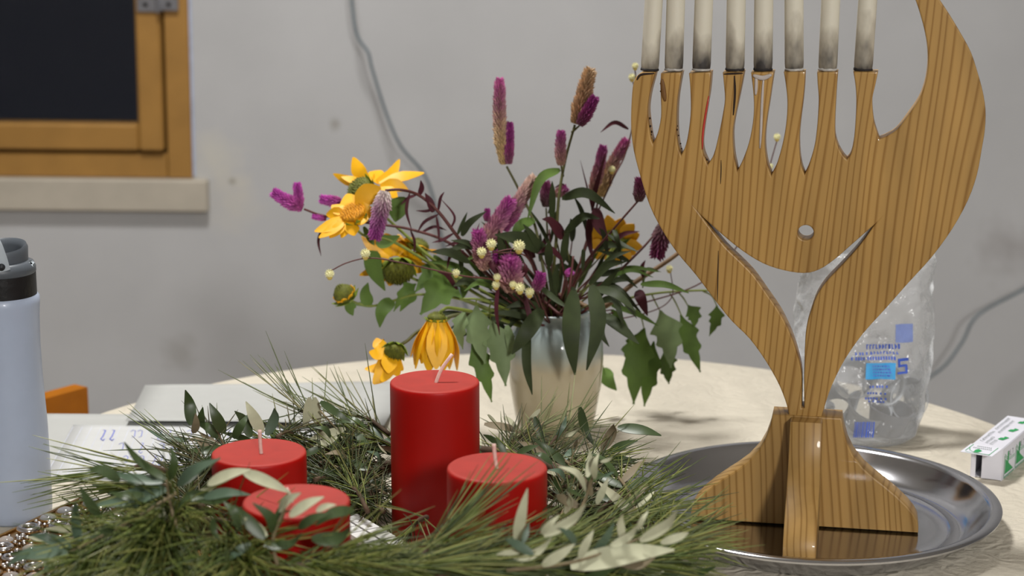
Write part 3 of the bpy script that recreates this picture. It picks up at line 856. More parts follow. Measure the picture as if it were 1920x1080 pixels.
# charred crumbs in the valleys of the first fingers
r4 = random.Random(5)
for (x0_, y0_, x1_, y1_) in ((1216, 228, 1222, 264), (1269, 235, 1275, 285), (1317, 285, 1327, 306), (1238, 160, 1240, 190)):
    for k in range(5):
        t = k / 4; u, z = on_board(x0_ + (x1_ - x0_) * t, y0_ + (y1_ - y0_) * t)
        mb = MB(); rr = r4.uniform(.0005, .0012)
        mb.lathe([(0, -rr), (rr * .8, -rr * .5), (rr, .1 * rr), (rr * .6, rr * .8), (0, rr)], 7, (u + r4.uniform(-.001, .0006), -BT/2 + r4.uniform(.002, .008), z + r4.uniform(-.002, .002))); build(mb, 'char_crumb', 'burnt_wood', men, local=True)

# ------------------------------------------------------------------ eight white candles on the fingers
tops = [((1198, 136), (1232, 134), (1206, 0), (1240, 0)), ((1243, 136), (1278, 134), (1247, 0), (1282, 0)), ((1295, 136), (1330, 134), (1300, 0), (1335, 0)), ((1358, 135), (1394, 133), (1361, 0), (1396, 0)),
        ((1411, 134), (1447, 133), (1413, 0), (1448, 0)), ((1470, 134), (1506, 132), (1470, 0), (1505, 0)), ((1533, 134), (1569, 132), (1538, 0), (1576, 0)), ((1600, 133), (1636, 131), (1609, 0), (1645, 0))]
names = ['leftmost white candle over the charred finger of the wooden candelabrum', 'second white candle from the left on the wooden candelabrum', 'third white candle from the left, above the red wax streak',
         'fourth white candle from the left, above the burnt wooden finger', 'fifth white candle from the left, dripping pale wax on its finger', 'sixth white candle from the left on the wooden candelabrum',
         'seventh white candle from the left on the wooden candelabrum', 'rightmost white candle, next to the curved wooden horn']
for (a, b2, c, d), lab in zip(tops, names):
    loc = lambda p: bc + uax * on_board(*p)[0] + V((0, 0, on_board(*p)[1]))
    base = (loc(a) + loc(b2)) / 2; top = (loc(c) + loc(d)) / 2
    base.z = bc.z + on_board((a[0] + b2[0]) / 2, 136)[1] + .0004
    rad = (loc(b2) - loc(a)).length / 2
    ax_ = (top - base).normalized(); Lc = .105
    e = empty('white_candle', base, lab, 'candle', 'white candles on the wooden candelabrum')
    M = V((0, 0, 1)).rotation_difference(ax_).to_matrix()
    mb = MB(); mb.lathe([(0, 0), (rad * .9, 0), (rad * .97, .003), (rad, .006), (rad * .99, Lc * .6), (rad * .97, Lc - .004), (rad * .6, Lc), (0, Lc - .001)], 32, base, M=M)
    build(mb, 'wax_body', 'white_candle', e, autosmooth=50)
    mb = MB(); mb.lathe([(rad * .6, .0), (rad * 1.02, .0002), (rad * 1.03, .0010), (rad * .98, .0019), (rad * .6, .0019)], 24, base, M=M, close=True)
    for i, v in enumerate(mb.v): mb.v[i] = v + V((0, 0, .0012 * max(0, noise.noise(v * 300 + V((lab.__len__(), 0, 0))))))
    build(mb, 'melted_foot', 'soot' if lab[0] in 'lfr' else 'wax_clear', e)
    mb = MB(); mb.tube([base + ax_ * (Lc - .002), base + ax_ * (Lc + .008)], .0008, 6); build(mb, 'wick', 'soot', e)

# ------------------------------------------------------------------ white and green candle carton
c0 = at_z(1876, 902, 0)
la = V((.52, .854, 0)).normalized(); lw = V((-la.y, la.x, 0))
bl, bw, bh = .105, .027, .0295
cx = empty('candle_carton', c0, 'white carton with green print and open flap by the tray', 'box')
def slab(name, m, o, a, b2, parent, th=.0006):
    n = a.cross(b2).normalized() * th
    mb = MB(); q = [o, o + a, o + a + b2, o + b2]
    mb.add(q + [p + n for p in q], [(0,3,2,1),(4,5,6,7),(0,1,5,4),(1,2,6,5),(2,3,7,6),(3,0,4,7)])
    return build(mb, name, m, parent, smooth_=False)
Z = V((0, 0, 1))
slab('bottom_panel', 'card_white', c0 + Z * .0005, la * bl, lw * bw, cx)
sd = slab('side_panel', 'card_white', c0, la * bl, Z * bh, cx, .0006)
slab('side_panel', 'card_white', c0 + lw * bw, Z * bh, la * bl, cx, .0006)
tpn = slab('top_panel', 'card_white', c0 + Z * bh, la * bl, lw * bw, cx)
slab('end_panel', 'card_white', c0 + la * bl, lw * bw, Z * bh, cx)
slab('tuck_flap', 'card_white', c0 + Z * .0008, lw * (bw * .62) - la * .003, Z * (bh - .001), cx, .0004)
slab('tuck_flap', 'card_white', c0 + lw * bw, lw * (-bw * .16) - la * .001, Z * (bh - .001), cx, .0004)
slab('inner_shade', 'carton_shade', c0 + la * .03 + lw * .001 + Z * .001, lw * (bw - .002), Z * (bh - .003), cx)  # added dark sheet, paints the shade behind the open end
fo = c0 + Z * (bh + .0002); fl_dir = (-la * .017 + Z * -.0035 + lw * .004)
fp = slab('flap', 'card_white', fo + fl_dir, -fl_dir, lw * bw * 1.05, cx, .0005)
def P_side(u, w): return c0 - lw * .0008 + la * u + Z * w        # camera side of the carton
def P_top(u, w): return c0 + Z * (bh + .0010) + la * u + lw * w
def poly(mb, pts): mb.add(pts, [tuple(range(len(pts)))])
mb = MB()
for k in range(3):
    o_ = .006 + k * .034
    poly(mb, [P_side(o_ + .003, .004), P_side(o_ + .028, .0035), P_side(o_ + .014, .0115), P_side(o_ + .006, .0165), P_side(o_ + .003, .0185)])
    for g in (0, .0016):
        stroke(mb, [P_side(o_ + .001 - g*.6, .0016 - g*.6), P_side(o_ + .031, .0016 - g*.6)], .0005, lw)
        stroke(mb, [P_side(o_ + .001 - g*.6, .0016), P_side(o_ + .001 - g*.6, .0215)], .0005, lw)
        stroke(mb, [P_side(o_ + .001, .0215 + g), P_side(o_ + .007, .0175 + g), P_side(o_ + .016, .0145 + g), P_side(o_ + .031, .0142 + g)], .0005, lw)
    poly(mb, [P_side(o_ + .0085, .010), P_side(o_ + .0125, .012), P_side(o_ + .0140, .021), P_side(o_ + .0125, .0215), P_side(o_ + .0120, .0238), P_side(o_ + .0095, .0232)])
o = build(mb, 'green_print', 'print_green', sd, smooth_=False)
mb = MB()
for k in range(2):
    o_ = .018 + k * .034
    stroke(mb, [P_side(o_, .018), P_side(o_, .0225), P_side(o_ + .003, .0225), P_side(o_ + .003, .018)], .0006, lw)
    stroke(mb, [P_side(o_ + .005, .0235), P_side(o_ + .005, .018), P_side(o_ + .0085, .018)], .0006, lw)
    stroke(mb, [P_side(o_ + .0105, .0225), P_side(o_ + .013, .0225), P_side(o_ + .013, .018)], .0006, lw)
build(mb, 'lettering', 'print_grey', sd, smooth_=False)
mb = MB()
for k in range(3):
    o_ = .024 + k * .03
    poly(mb, [P_top(o_, .007), P_top(o_ + .010, .004), P_top(o_ + .0125, .0085), P_top(o_ + .008, .0085), P_top(o_ + .007, .011), P_top(o_ + .001, .012)])
build(mb, 'green_print', 'print_green', tpn, smooth_=False)
mb = MB(); r5 = random.Random(2)
for (w_, u0, u1) in ((.021, .012, .046), (.0155, .008, .030), (.0105, .006, .022), (.021, .055, .095), (.0155, .045, .09)):
    u = u0
    while u < u1:
        hh2 = r5.uniform(.0022, .0034)
        stroke(mb, [P_top(u, w_), P_top(u + .0012, w_ + hh2), P_top(u + .0024, w_ + hh2 * r5.random())], .0005, Z)
        u += .0033
build(mb, 'lettering', 'print_grey', tpn, smooth_=False)
fn = (-fl_dir).cross(lw).normalized() * .0007
def P_fl(u, w): return fo + fl_dir * (1 - u) + lw * (bw * 1.05 * w) + fn
mb = MB()
stroke(mb, [P_fl(.95, .12), P_fl(.05, .12)], .0007, Z); stroke(mb, [P_fl(.95, .90), P_fl(.2, .90)], .0007, Z)
stroke(mb, [P_fl(.08, .10), P_fl(.08, .86)], .0005, Z)
stroke(mb, [P_fl(.6, .90), P_fl(.3, .80), P_fl(.14, .6), P_fl(.1, .4), P_fl(.12, .15)], .0006, Z)
poly(mb, [P_fl(.16, .50), P_fl(.18, .64), P_fl(.42, .66), P_fl(.55, .60), P_fl(.48, .52), P_fl(.40, .44), P_fl(.26, .46)])
build(mb, 'green_print', 'print_green', fp, smooth_=False)
mb = MB()
for row, (w0, w1) in ((.78, (.28, .75)), (.58, (.22, .8))):
    w = w0
    while w < w1:
        stroke(mb, [P_fl(row, w), P_fl(row + .10, w + .02), P_fl(row + .02, w + .035)], .0004, Z); w += .06
build(mb, 'lettering', 'print_grey', fp, smooth_=False)

# ------------------------------------------------------------------ clear plastic bag with cups
BX, BYc, BH = .326, 1.722, .176
def bag_dims(h):
    t = max(0, min(1, h / BH))
    a = .064 * (0.93 + .07 * math.sin(t * 3)) if t < .6 else .064 - (t - .6) * .012
    b_ = .047 * (1 - t) ** .55 + .004
    if t < .04: a *= .9 + 2.5 * t; b_ *= .85 + 3.7 * t
    return a, b_, BX + .012 * t
def bag_pt(ang, h, jit=True):
    a, b_, cx_ = bag_dims(h)
    ca, sa = math.cos(ang), math.sin(ang)
    se = lambda v, e_: math.copysign(abs(v) ** e_, v)
    p = V((cx_ + a * se(ca, .75), BYc + b_ * se(sa, .75), TZ + .001 + h))
    if jit:
        n1 = noise.noise(V((p.x * 32, p.y * 32, p.z * 24))); n2 = noise.noise(V((p.x * 95 + 7, p.y * 95, p.z * 60)))
        rid = (1 - abs(noise.noise(V((p.x * 45 + 3, p.y * 45, p.z * 30))))) ** 6
        k = min(1, h / .02)
        d = V((ca, sa * .9, 0))
        p = p + d * ((n1 * .006 + n2 * .0022 + rid * .003) * k)
        p.z += n1 * .005 * max(0, (h / BH - .85)) * 8
    return p
mb = MB(); NA, NH = 110, 90; vs = []; fs = []
for i in range(NH + 1):
    for k in range(NA):
        vs.append(bag_pt(2 * math.pi * k / NA, BH * i / NH))
for i in range(NH):
    for k in range(NA):
        fs.append((i*NA+k, i*NA+(k+1) % NA, (i+1)*NA+(k+1) % NA, (i+1)*NA+k))
fs.append(tuple(range(NA))[::-1])
mb.add(vs, fs)
bag = empty('plastic_bag', (BX, BYc, TZ), 'crumpled clear plastic bag with blue print behind the candelabrum', 'bag')
build(mb, 'film', 'bag_film', bag)
def bag_front(x, h):
    # y of the bag's front wall at x, h
    best = None
    for k in range(61):
        ang = math.pi + math.pi * k / 60
        p = bag_pt(ang, h)
        if best is None or abs(p.x - x) < best[0]: best = (abs(p.x - x), p)
    return V((x, best[1].y - .0012, TZ + .001 + h))
def bagq(mb, px0, py0, px1, py1, nx=4, ny=3, skew=0):
    g = []
    for j in range(ny + 1):
        for i in range(nx + 1):
            px_ = px0 + (px1 - px0) * i / nx + skew * (j / ny); py_ = py0 + (py1 - py0) * j / ny
            w = at_y(px_, py_, BYc - .04); g.append(bag_front(w.x, w.z - TZ))
    fs = [(j*(nx+1)+i, j*(nx+1)+i+1, (j+1)*(nx+1)+i+1, (j+1)*(nx+1)+i)[::-1] for j in range(ny) for i in range(nx)]
    mb.add(g, fs)
mb = MB(); bagq(mb, 1624, 683, 1680, 711, 6, 4, -3); o = build(mb, 'cyan_label', 'print_cyan', bag)
mb = MB(); rq = random.Random(8)
for row in range(4):
    x = 1636
    while x < 1668:
        w_ = rq.choice((2, 3, 5)); g = len(mb.v); bagq(mb, x, 687 + row * 5.5, x + w_, 689.5 + row * 5.5, 1, 1); x += w_ + 2
        for k in range(g, len(mb.v)): mb.v[k] = mb.v[k] + V((0, -.0006, 0))
build(mb, 'small_print', 'print_blue', o)
mb = MB(); bagq(mb, 1682, 614, 1716, 648, 5, 4); build(mb, 'blue_patch', 'print_pale', bag)
mb = MB(); r6 = random.Random(4)
for (x0_, x1_, y_, hgt) in ((1626, 1690, 650, 9), (1634, 1688, 663, 5)):
    x = x0_
    while x < x1_:
        bagq(mb, x, y_, x + 2, y_ + hgt, 1, 1); bagq(mb, x, y_ + (0 if r6.random() < .5 else hgt - 2), x + 4, y_ + (2 if r6.random() < .5 else hgt), 1, 1); x += 6
for (x0_, x1_, y_, hgt) in ((1596, 1680, 672, 6), (1604, 1640, 664, 5), (1628, 1662, 722, 4), (1624, 1658, 734, 4), (1620, 1660, 744, 4), (1626, 1656, 750, 3)):
    x = x0_
    while x < x1_:
        bagq(mb, x, y_, x + 3, y_ + hgt, 1, 1); x += r6.choice((5, 5, 8))
# the large figure at the right edge
for q in ((1684, 676, 1706, 681), (1684, 676, 1689, 690), (1684, 687, 1702, 691), (1698, 688, 1703, 701), (1682, 699, 1702, 703)): bagq(mb, *q, 2, 2)
build(mb, 'lettering', 'print_blue', bag)
mb = MB(); x = 1600
while x < 1636:
    w = r6.choice((1.5, 2.5, 3.5)); bagq(mb, x, 788, x + w, 816, 1, 3, -4); x += w + r6.choice((1.5, 2))
build(mb, 'barcode', 'print_blue', bag)
cup_prof = [(0, 0), (.0150, 0), (.0165, .001), (.0205, .024), (.0222, .0245), (.0222, .0255), (.0199, .0252), (.0158, .0020), (.0, .0016)]
cups = [((1600, 712, 1.715), (60, 10, 0)), ((1655, 722, 1.725), (70, -25, 0)), ((1622, 790, 1.715), (25, 15, 0)), ((1690, 745, 1.735), (80, 30, 20)), ((1560, 770, 1.735), (40, -30, 0)), ((1665, 795, 1.712), (10, 10, 0)), ((1520, 800, 1.725), (5, 0, 0))]
cl_ = ['clear plastic cup in the bag, upper left beside the cyan label', 'clear plastic cup in the bag just below the cyan label', 'clear plastic cup in the bag behind the barcode', 'clear plastic cup at the right side of the bag',
       'clear plastic cup in the bag left of the barcode', 'grey plastic cup at the bottom of the bag', 'clear plastic cup in the bag behind the candelabrum stem']
for i, (((px, py, y), rot), lab) in enumerate(zip(cups, cl_)):
    p = at_y(px, py, y); p.z = max(p.z, TZ + .012)
    M = (Matrix.Rotation(R(rot[2]), 3, 'Z') @ Matrix.Rotation(R(rot[1]), 3, 'Y') @ Matrix.Rotation(R(rot[0]), 3, 'X'))
    mb = MB(); mb.lathe([(r_ , z - .012) for r_, z in cup_prof], 32, p, M=M)
    lo = min(v.z for v in mb.v)
    if lo < TZ + .003:
        for k, v in enumerate(mb.v): mb.v[k] = v + V((0, 0, TZ + .003 - lo))
    tag(build(mb, 'plastic_cup', 'grey_plastic' if i == 5 else 'clear_plastic', autosmooth=40), lab, 'cup', 'plastic cups in the clear bag')
#PART3

# ------------------------------------------------------------------ vase
VB = at_z(1041, 812, 0); BY = VB.y
PM = 1.80 / F                       # metres per pixel at the bouquet
mb = MB()
mb.lathe([(0, 0), (.030, 0), (.034, .002), (.039, .02), (.0440, .05), (.0458, .075), (.0452, .090), (.0425, .101), (.036, .109), (.0325, .113), (.0325, .119), (.0335, .1215), (.0320, .1225), (.0302, .1215), (.0298, .112), (.034, .105), (.0405, .097), (.0425, .085), (.0415, .06), (.036, .02), (.03, .008), (0, .006)], 64, VB)
vz = build(mb, 'flower_vase', 'vase_glaze', autosmooth=60)
tag(vz, 'small cream and pale blue glazed vase holding the bouquet', 'vase')
MOUTH = VB + V((0, 0, .122))

# ------------------------------------------------------------------ bouquet
rb = random.Random(21)
def bq(p):
    return at_y(p[0], p[1], BY + (p[2] if len(p) > 2 else 0.0))
def to_cam(p): return (CAM - p).normalized()
def c4(c): return rgb(*c)
def mixc(a, b2, t): return tuple(a[i] * (1 - t) + b2[i] * t for i in range(3)) + (1,)
SP = {'tanpurple': [(196, 168, 112), (188, 160, 124), (150, 104, 112), (178, 72, 140)], 'tan': [(186, 150, 106), (178, 142, 108), (186, 152, 118), (204, 172, 134)], 'mag': [(120, 70, 90), (132, 44, 100), (128, 30, 106), (134, 24, 112)],
      'pale': [(178, 140, 124), (166, 118, 122), (152, 84, 122), (146, 36, 122)], 'whitemag': [(198, 184, 176), (150, 110, 130), (130, 60, 115), (138, 28, 122)], 'magwhite': [(122, 26, 92), (126, 60, 92), (176, 140, 134), (204, 176, 158)],
      'pink': [(160, 66, 128), (172, 70, 150), (176, 66, 160), (170, 54, 156)], 'dark': [(110, 84, 84), (112, 66, 84), (110, 40, 78), (116, 22, 84)]}
def ramp(name, t):
    s = SP[name]; x = min(2.999, max(0, t * 3)); i = int(x); return mixc(rgb(*s[i]), rgb(*s[i+1]), x - i)
def spike(parent, base, tip, rpx, kind, rngs, bend=0.04, nm='flower_spike'):
    b0, t0 = bq(base), bq(tip); r = rpx * PM; L_ = (t0 - b0).length
    side = (t0 - b0).cross(to_cam(b0)).normalized()
    path = smooth([b0, (b0 + t0) / 2 + side * L_ * rngs.uniform(-bend, bend), t0], 16)
    mb = MB()
    n = len(path)
    prof = lambda t: (.62 + .38 * min(1, t / .22)) * (1 - .30 * max(0, (t - .3) / .7)) * (1 - .45 * max(0, (t - .85) / .15) ** 2)
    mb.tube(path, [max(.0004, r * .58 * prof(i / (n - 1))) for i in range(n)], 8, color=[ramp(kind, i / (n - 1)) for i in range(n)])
    r *= 1.08; rings = max(6, int(L_ / (r * .30)))
    for i in range(rings):
        t = (i + .5) / rings; x = t * (n - 1); k = min(n - 2, int(x)); p = path[k].lerp(path[k+1], x - k)
        tg = (path[k+1] - path[k]).normalized(); a = tg.orthogonal().normalized(); b_ = tg.cross(a)
        rr = r * prof(t); m_ = 11
        for j in range(m_):
            an = 2 * math.pi * (j + .5 * (i % 2)) / m_ + rngs.uniform(-.15, .15)
            d = a * math.cos(an) + b_ * math.sin(an)
            s_ = tg.cross(d)
            q = p + d * rr * .48; l = rr * rngs.uniform(.45, .75) + r * .14; w = rr * .17 + r * .05
            e = q + d * l * .85 + tg * l * (.55 + .5 * t)
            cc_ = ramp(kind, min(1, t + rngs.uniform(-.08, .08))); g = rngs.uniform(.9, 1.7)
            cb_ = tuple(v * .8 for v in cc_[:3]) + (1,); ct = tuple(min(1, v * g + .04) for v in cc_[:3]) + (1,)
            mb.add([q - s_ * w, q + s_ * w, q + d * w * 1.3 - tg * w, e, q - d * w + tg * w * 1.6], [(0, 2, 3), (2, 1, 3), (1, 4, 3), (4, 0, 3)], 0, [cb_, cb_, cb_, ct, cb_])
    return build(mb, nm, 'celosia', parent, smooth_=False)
def lf(parent, pts, wpx, m, shape='lance', fold=None, tilt=.5, nm='leaf'):
    P = [bq(p) for p in pts]
    up = (to_cam(P[1]) + V((rb.uniform(-tilt, tilt), 0, rb.uniform(0, tilt)))).normalized()
    mb = MB(); mb.leaf(P, wpx * PM, up, shape, rb.uniform(.1, .35) if fold is None else fold, seg=26 if shape == 'lobed' else 12)
    return build(mb, nm, m, parent)
used = [0]
def stem_down(path, rpx, m, parent, direct=False):
    used[0] += 1; a = used[0] * 2.4
    P = [bq(p) for p in path]
    if not direct:
        P += [MOUTH + V((.016 * math.cos(a), .016 * math.sin(a), .004)), VB + V((-.020 * math.cos(a), -.020 * math.sin(a), .012))]
    S = smooth(P, 8 * len(P)); n = len(S)
    mb = MB(); mb.tube(S, [rpx * PM * (.7 + .3 * min(1, i / n * 2)) for i in range(n)], 7)
    return build(mb, 'stem', m, parent)
def plant(name, label, cat, group, path, rpx, m):
    e = empty(name, MOUTH.copy(), label, cat, group)
    stem_down(path, rpx, m, e)
    return e
G1_, G2_, G3_, G4_ = 'celosia stems in the bouquet', 'yellow daisies in the bouquet', 'white button flowers in the bouquet', 'leafy stems in the bouquet'

def cel(label, path, spikes, leaves=(), rpx=2.6, m='stem_olive', extra=()):
    e = plant('celosia_stem', label, 'flower', G1_, path, rpx, m)
    for ex in extra: stem_down(ex, rpx * .7, m, e, True)
    for (b_, t_, r_, k_) in spikes: spike(e, b_, t_, r_, k_, rb)
    for l in leaves: lf(e, *l)
    return e
cel('celosia with the tall tan and pink spike at the upper left', [(950, 312, .02), (975, 360, .02), (1002, 420, .01), (1018, 500, 0), (1030, 570)], [((946, 308, .02), (937, 148, .02), 12.5, 'tanpurple'), ((954, 308, .015), (956, 230, .02), 9, 'mag')], rpx=3)
cel('celosia with the topmost straw-coloured spike and a magenta side spike', [(1078, 234), (1060, 300), (1048, 370, -.01), (1043, 450, -.01), (1036, 540)], [((1079, 232), (1107, 130), 15, 'tan'), ((1086, 235, -.01), (1116, 182, -.01), 11, 'mag'), ((1052, 310, -.01), (1052, 246, -.01), 10, 'pale')],
    [([(1050, 318, -.01), (1012, 338, -.02), (989, 412, -.03)], 24, 'leaf_green'), ([(1054, 372, -.01), (1100, 362, -.03), (1153, 400, -.04)], 26, 'leaf_dark')], 3.2, 'stem_olive', [[(1086, 236, -.005), (1072, 248)], [(1052, 310, -.01), (1056, 330)]])
cel('celosia with two blurred pink and straw spikes before the wooden fingers', [(1122, 372, .03), (1110, 430, .02), (1085, 500, .01), (1058, 570)], [((1110, 362, .03), (1131, 274, .03), 11, 'pale'), ((1124, 368, .05), (1175, 262, .05), 12, 'tanpurple')],
    [([(1112, 400, .02), (1108, 380, .02), (1088, 300, .03)], 6, 'leaf_maroon'), ([(1118, 390), (1122, 420, -.01), (1140, 452, -.02)], 34, 'leaf_maroon'), ([(1110, 395, .0), (1118, 350, 0), (1136, 285, 0)], 12, 'leaf_maroon'), ([(1108, 400, -.01), (1103, 440, -.01), (1112, 492, -.02)], 18, 'leaf_maroon')], 2.6, 'stem_red')
cel('celosia with a dark spike touching the candelabrum edge', [(1197, 376, -.03), (1150, 430, -.03), (1100, 490, -.02), (1062, 555)], [((1198, 378, -.03), (1200, 335, -.03), 11, 'dark')], [([(1140, 440, -.03), (1170, 460, -.04), (1196, 472, -.05)], 12, 'leaf_dark'), ([(1150, 430, -.03), (1158, 450, -.04), (1166, 500, -.04)], 12, 'leaf_dark')], 2.6, 'stem_red')
cel('celosia with the leaning purple spike whitening towards its tip', [(943, 438, -.01), (960, 480), (1000, 540), (1028, 590)], [((943, 432, -.01), (1003, 332, 0), 14, 'magwhite')], [], 2.5, 'stem_red')
cel('celosia with the bright purple leaning spike left of the middle', [(905, 452, -.02), (930, 500, -.02), (985, 560, -.01), (1020, 600)], [((900, 470, -.02), (958, 374, -.02), 16, 'pale'), ((912, 415, -.02), (914, 392, -.02), 6, 'mag')], [], 2.5, 'stem_red')
cel('celosia with short dull spikes in the middle behind the stems', [(1024, 390, .03), (1026, 430, .03), (1030, 520, .02), (1036, 580)], [((1024, 388, .03), (1023, 342, .03), 11, 'dark'), ((1040, 366, .03), (1062, 352, .03), 9, 'pale')], [([(1040, 352, .03), (1056, 346, .03), (1064, 366, .03)], 5, 'leaf_maroon')], 2.4, 'stem_olive', [[(1040, 366, .03), (1028, 400, .03)]])
cel('celosia with the hanging whitish and purple spike over the yellow daisies', [(722, 357, -.04), (752, 356, -.04), (785, 366, -.03), (820, 395, -.03), (855, 440, -.03), (910, 510, -.02), (985, 575, -.01), (1015, 602)], [((722, 358, -.04), (703, 447, -.05), 15, 'whitemag')],
    [([(768, 362, -.04), (762, 395, -.04), (772, 432, -.04)], 8, 'leaf_maroon'), ([(822, 402, -.03), (796, 416, -.03), (782, 437, -.03)], 8, 'leaf_maroon'), ([(822, 395, -.03), (826, 372, -.03), (833, 360, -.03)], 8, 'leaf_maroon'), ([(818, 405, -.03), (822, 430, -.03), (823, 456, -.03)], 7, 'leaf_maroon'), ([(812, 392, -.03), (798, 396, -.03), (780, 395, -.03)], 7, 'leaf_maroon'),
     ([(780, 366, -.03), (765, 372, -.03), (751, 384, -.03)], 8, 'leaf_maroon'), ([(786, 366, -.03), (791, 352, -.03), (789, 338, -.03)], 14, 'leaf_maroon'), ([(812, 398, -.03), (806, 380, -.03), (797, 362, -.03)], 20, 'leaf_maroon'), ([(845, 430, -.03), (852, 405, -.03), (826, 372, -.02)], 6, 'leaf_maroon'), ([(858, 440, -.03), (868, 418, -.03), (876, 398, -.03)], 10, 'leaf_dark'), ([(866, 442, -.03), (880, 418, -.04), (912, 396, -.04)], 18, 'leaf_dark'),
     ([(850, 438, -.03), (830, 450, -.03), (810, 455, -.03)], 8, 'leaf_maroon'), ([(870, 470, -.03), (845, 480, -.03), (838, 505, -.03)], 9, 'leaf_maroon'), ([(880, 470, -.02), (860, 455, -.02), (835, 462, -.02)], 10, 'leaf_maroon')], 3.4, 'stem_red')
cel('celosia with the far left pair of pink spikes', [(570, 392, .0), (606, 404, .0), (690, 418, -.01), (770, 430, -.01), (850, 460, -.01), (930, 530), (1010, 596)], [((568, 390), (512, 360), 12, 'pink'), ((562, 388), (557, 344), 9, 'pink'), ((640, 378, .02), (601, 373, .02), 10, 'pink'), ((612, 410, .0), (586, 406, .0), 6, 'pink')],
    [([(604, 428), (597, 452), (602, 480)], 7, 'leaf_maroon'), ([(790, 436), (815, 425), (838, 432)], 8, 'leaf_maroon'), ([(770, 432), (778, 455), (775, 480)], 7, 'leaf_maroon')], 2.8, 'stem_red', [[(640, 379, .02), (672, 400, .01), (700, 420)]])
cel('celosia with the drooping grey and magenta spike left of the candelabrum', [(1240, 424, .0), (1205, 465, -.01), (1150, 520, -.02), (1085, 590, -.01)], [((1244, 420, .0), (1230, 482, -.005), 16, 'dark')], [([(1180, 490, -.02), (1152, 478, -.03), (1120, 470, -.04)], 14, 'leaf_dark'), ([(1130, 540, -.02), (1160, 545, -.04), (1193, 590, -.05)], 20, 'leaf_dark')], 2.6, 'stem_red')
cel('celosia with the round magenta head at the left front of the bouquet', [(912, 500, -.05), (935, 530, -.05), (985, 580, -.03), (1015, 605)], [((910, 505, -.05), (896, 434, -.06), 15, 'pale')], [([(918, 480, -.05), (928, 500, -.06), (938, 522, -.06)], 26, 'leaf_maroon'), ([(905, 450, -.05), (895, 435, -.05), (899, 418, -.05)], 5, 'leaf_maroon')], 2.4, 'stem_red')
cel('celosia with the broad feathery magenta tuft at the front of the bouquet', [(958, 540, -.06), (985, 570, -.05), (1020, 610, -.03)], [((958, 545, -.06), (956, 484, -.07), 21, 'pale'), ((945, 510, -.05), (931, 474, -.06), 11, 'mag')], [([(977, 520, -.06), (985, 505, -.07), (983, 492, -.07)], 14, 'leaf_maroon'), ([(935, 530, -.06), (931, 580, -.07), (937, 628, -.07)], 11, 'leaf_maroon'), ([(982, 550, -.06), (992, 590, -.07), (998, 628, -.07)], 13, 'leaf_maroon')], 2.4, 'stem_red')
cel('celosia with the smallest magenta tuft low in the middle', [(1006, 540, -.06), (1015, 570, -.05), (1030, 605, -.03)], [((1004, 545, -.06), (1015, 513, -.06), 11, 'mag'), ((1060, 515, -.04), (1072, 508, -.04), 7, 'pink')], [([(1010, 535, -.06), (1040, 560, -.07), (1068, 580, -.08)], 14, 'leaf_dark')], 2.2, 'stem_red', [[(1060, 516, -.04), (1052, 560, -.04)]])
e = plant('leafy_stem', 'bare brown stem slanting right behind the wooden board', 'stem', G4_, [(1300, 445, .02), (1265, 480, .01), (1190, 530, 0), (1120, 580, -.01)], 5, 'stem_brown')
lf(e, [(1206, 520, 0), (1204, 502, 0), (1210, 488, 0)], 12, 'leaf_maroon'); lf(e, [(1195, 545, -.02), (1202, 560, -.03), (1214, 592, -.03)], 28, 'leaf_maroon'); lf(e, [(1205, 540), (1212, 505), (1240, 510)], 8, 'leaf_pale')

# yellow daisies
def daisy(parent, center, face, rpx, n, lift, curl, disc_px, disc_m, wpx=16, seed=0, skip=(), dome=.6):
    rr = random.Random(seed); c = bq(center); f = V(face).normalized()
    a = f.orthogonal().normalized(); b_ = f.cross(a); dr = disc_px * PM
    mb = MB(); M = V((0, 0, 1)).rotation_difference(f).to_matrix()
    mb.lathe([(0, -.002), (dr * .9, -.001), (dr, .001), (dr * .9, dr * dome * .6), (dr * .5, dr * dome * .95), (0, dr * dome)], 24, c, M=M)
    for k in range(70):      # florets
        an = k * 2.39996; q = math.sqrt((k + .5) / 70); p = c + (a * math.cos(an) + b_ * math.sin(an)) * dr * q * .95 + f * dr * dome * (1 - q ** 2 * .8)
        s_ = dr * .10; mb.add([p + a * s_, p - a * s_ * .5 + b_ * s_ * .8, p - a * s_ * .5 - b_ * s_ * .8, p + f * s_ * 3], [(0, 1, 3), (1, 2, 3), (2, 0, 3)])
    head = build(mb, 'flower_disc', disc_m, parent)
    mb = MB()
    for k in range(10):
        an = 2 * math.pi * k / 10; d = a * math.cos(an) + b_ * math.sin(an)
        mb.leaf([c + d * dr * .3 - f * dr * .5, c + d * dr * 1.0 - f * dr * .25, c + d * dr * 1.45 + f * dr * (.1 - .4 * (curl > .6))], dr * .8, f, 'lance', .1, seg=5)
    build(mb, 'calyx', 'calyx_green', parent)
    L_ = (rpx - disc_px) * PM
    for k in range(n):
        if k in skip: continue
        an = 2 * math.pi * (k + rr.uniform(-.2, .2)) / n; d = a * math.cos(an) + b_ * math.sin(an)
        l = L_ * rr.uniform(.85, 1.12); ph = lift + rr.uniform(-.14, .14)
        p0_ = c + d * dr * .85; dir0 = d * math.cos(ph) + f * math.sin(ph)
        p1_ = p0_ + dir0 * l * .55; ph2 = ph - curl * rr.uniform(.7, 1.3); dir1 = d * math.cos(ph2) + f * math.sin(ph2)
        if curl > .6: dir1 = (dir1 + V((0, 0, -.5))).normalized()
        mb = MB(); mb.leaf([p0_, p1_, p1_ + dir1 * l * .5], wpx * PM, f if abs(dir0.dot(f)) < .95 else d, 'petal', rr.uniform(-.25, .1), seg=12, thick=.0005)
        build(mb, 'petal', 'petal_yellow', parent)
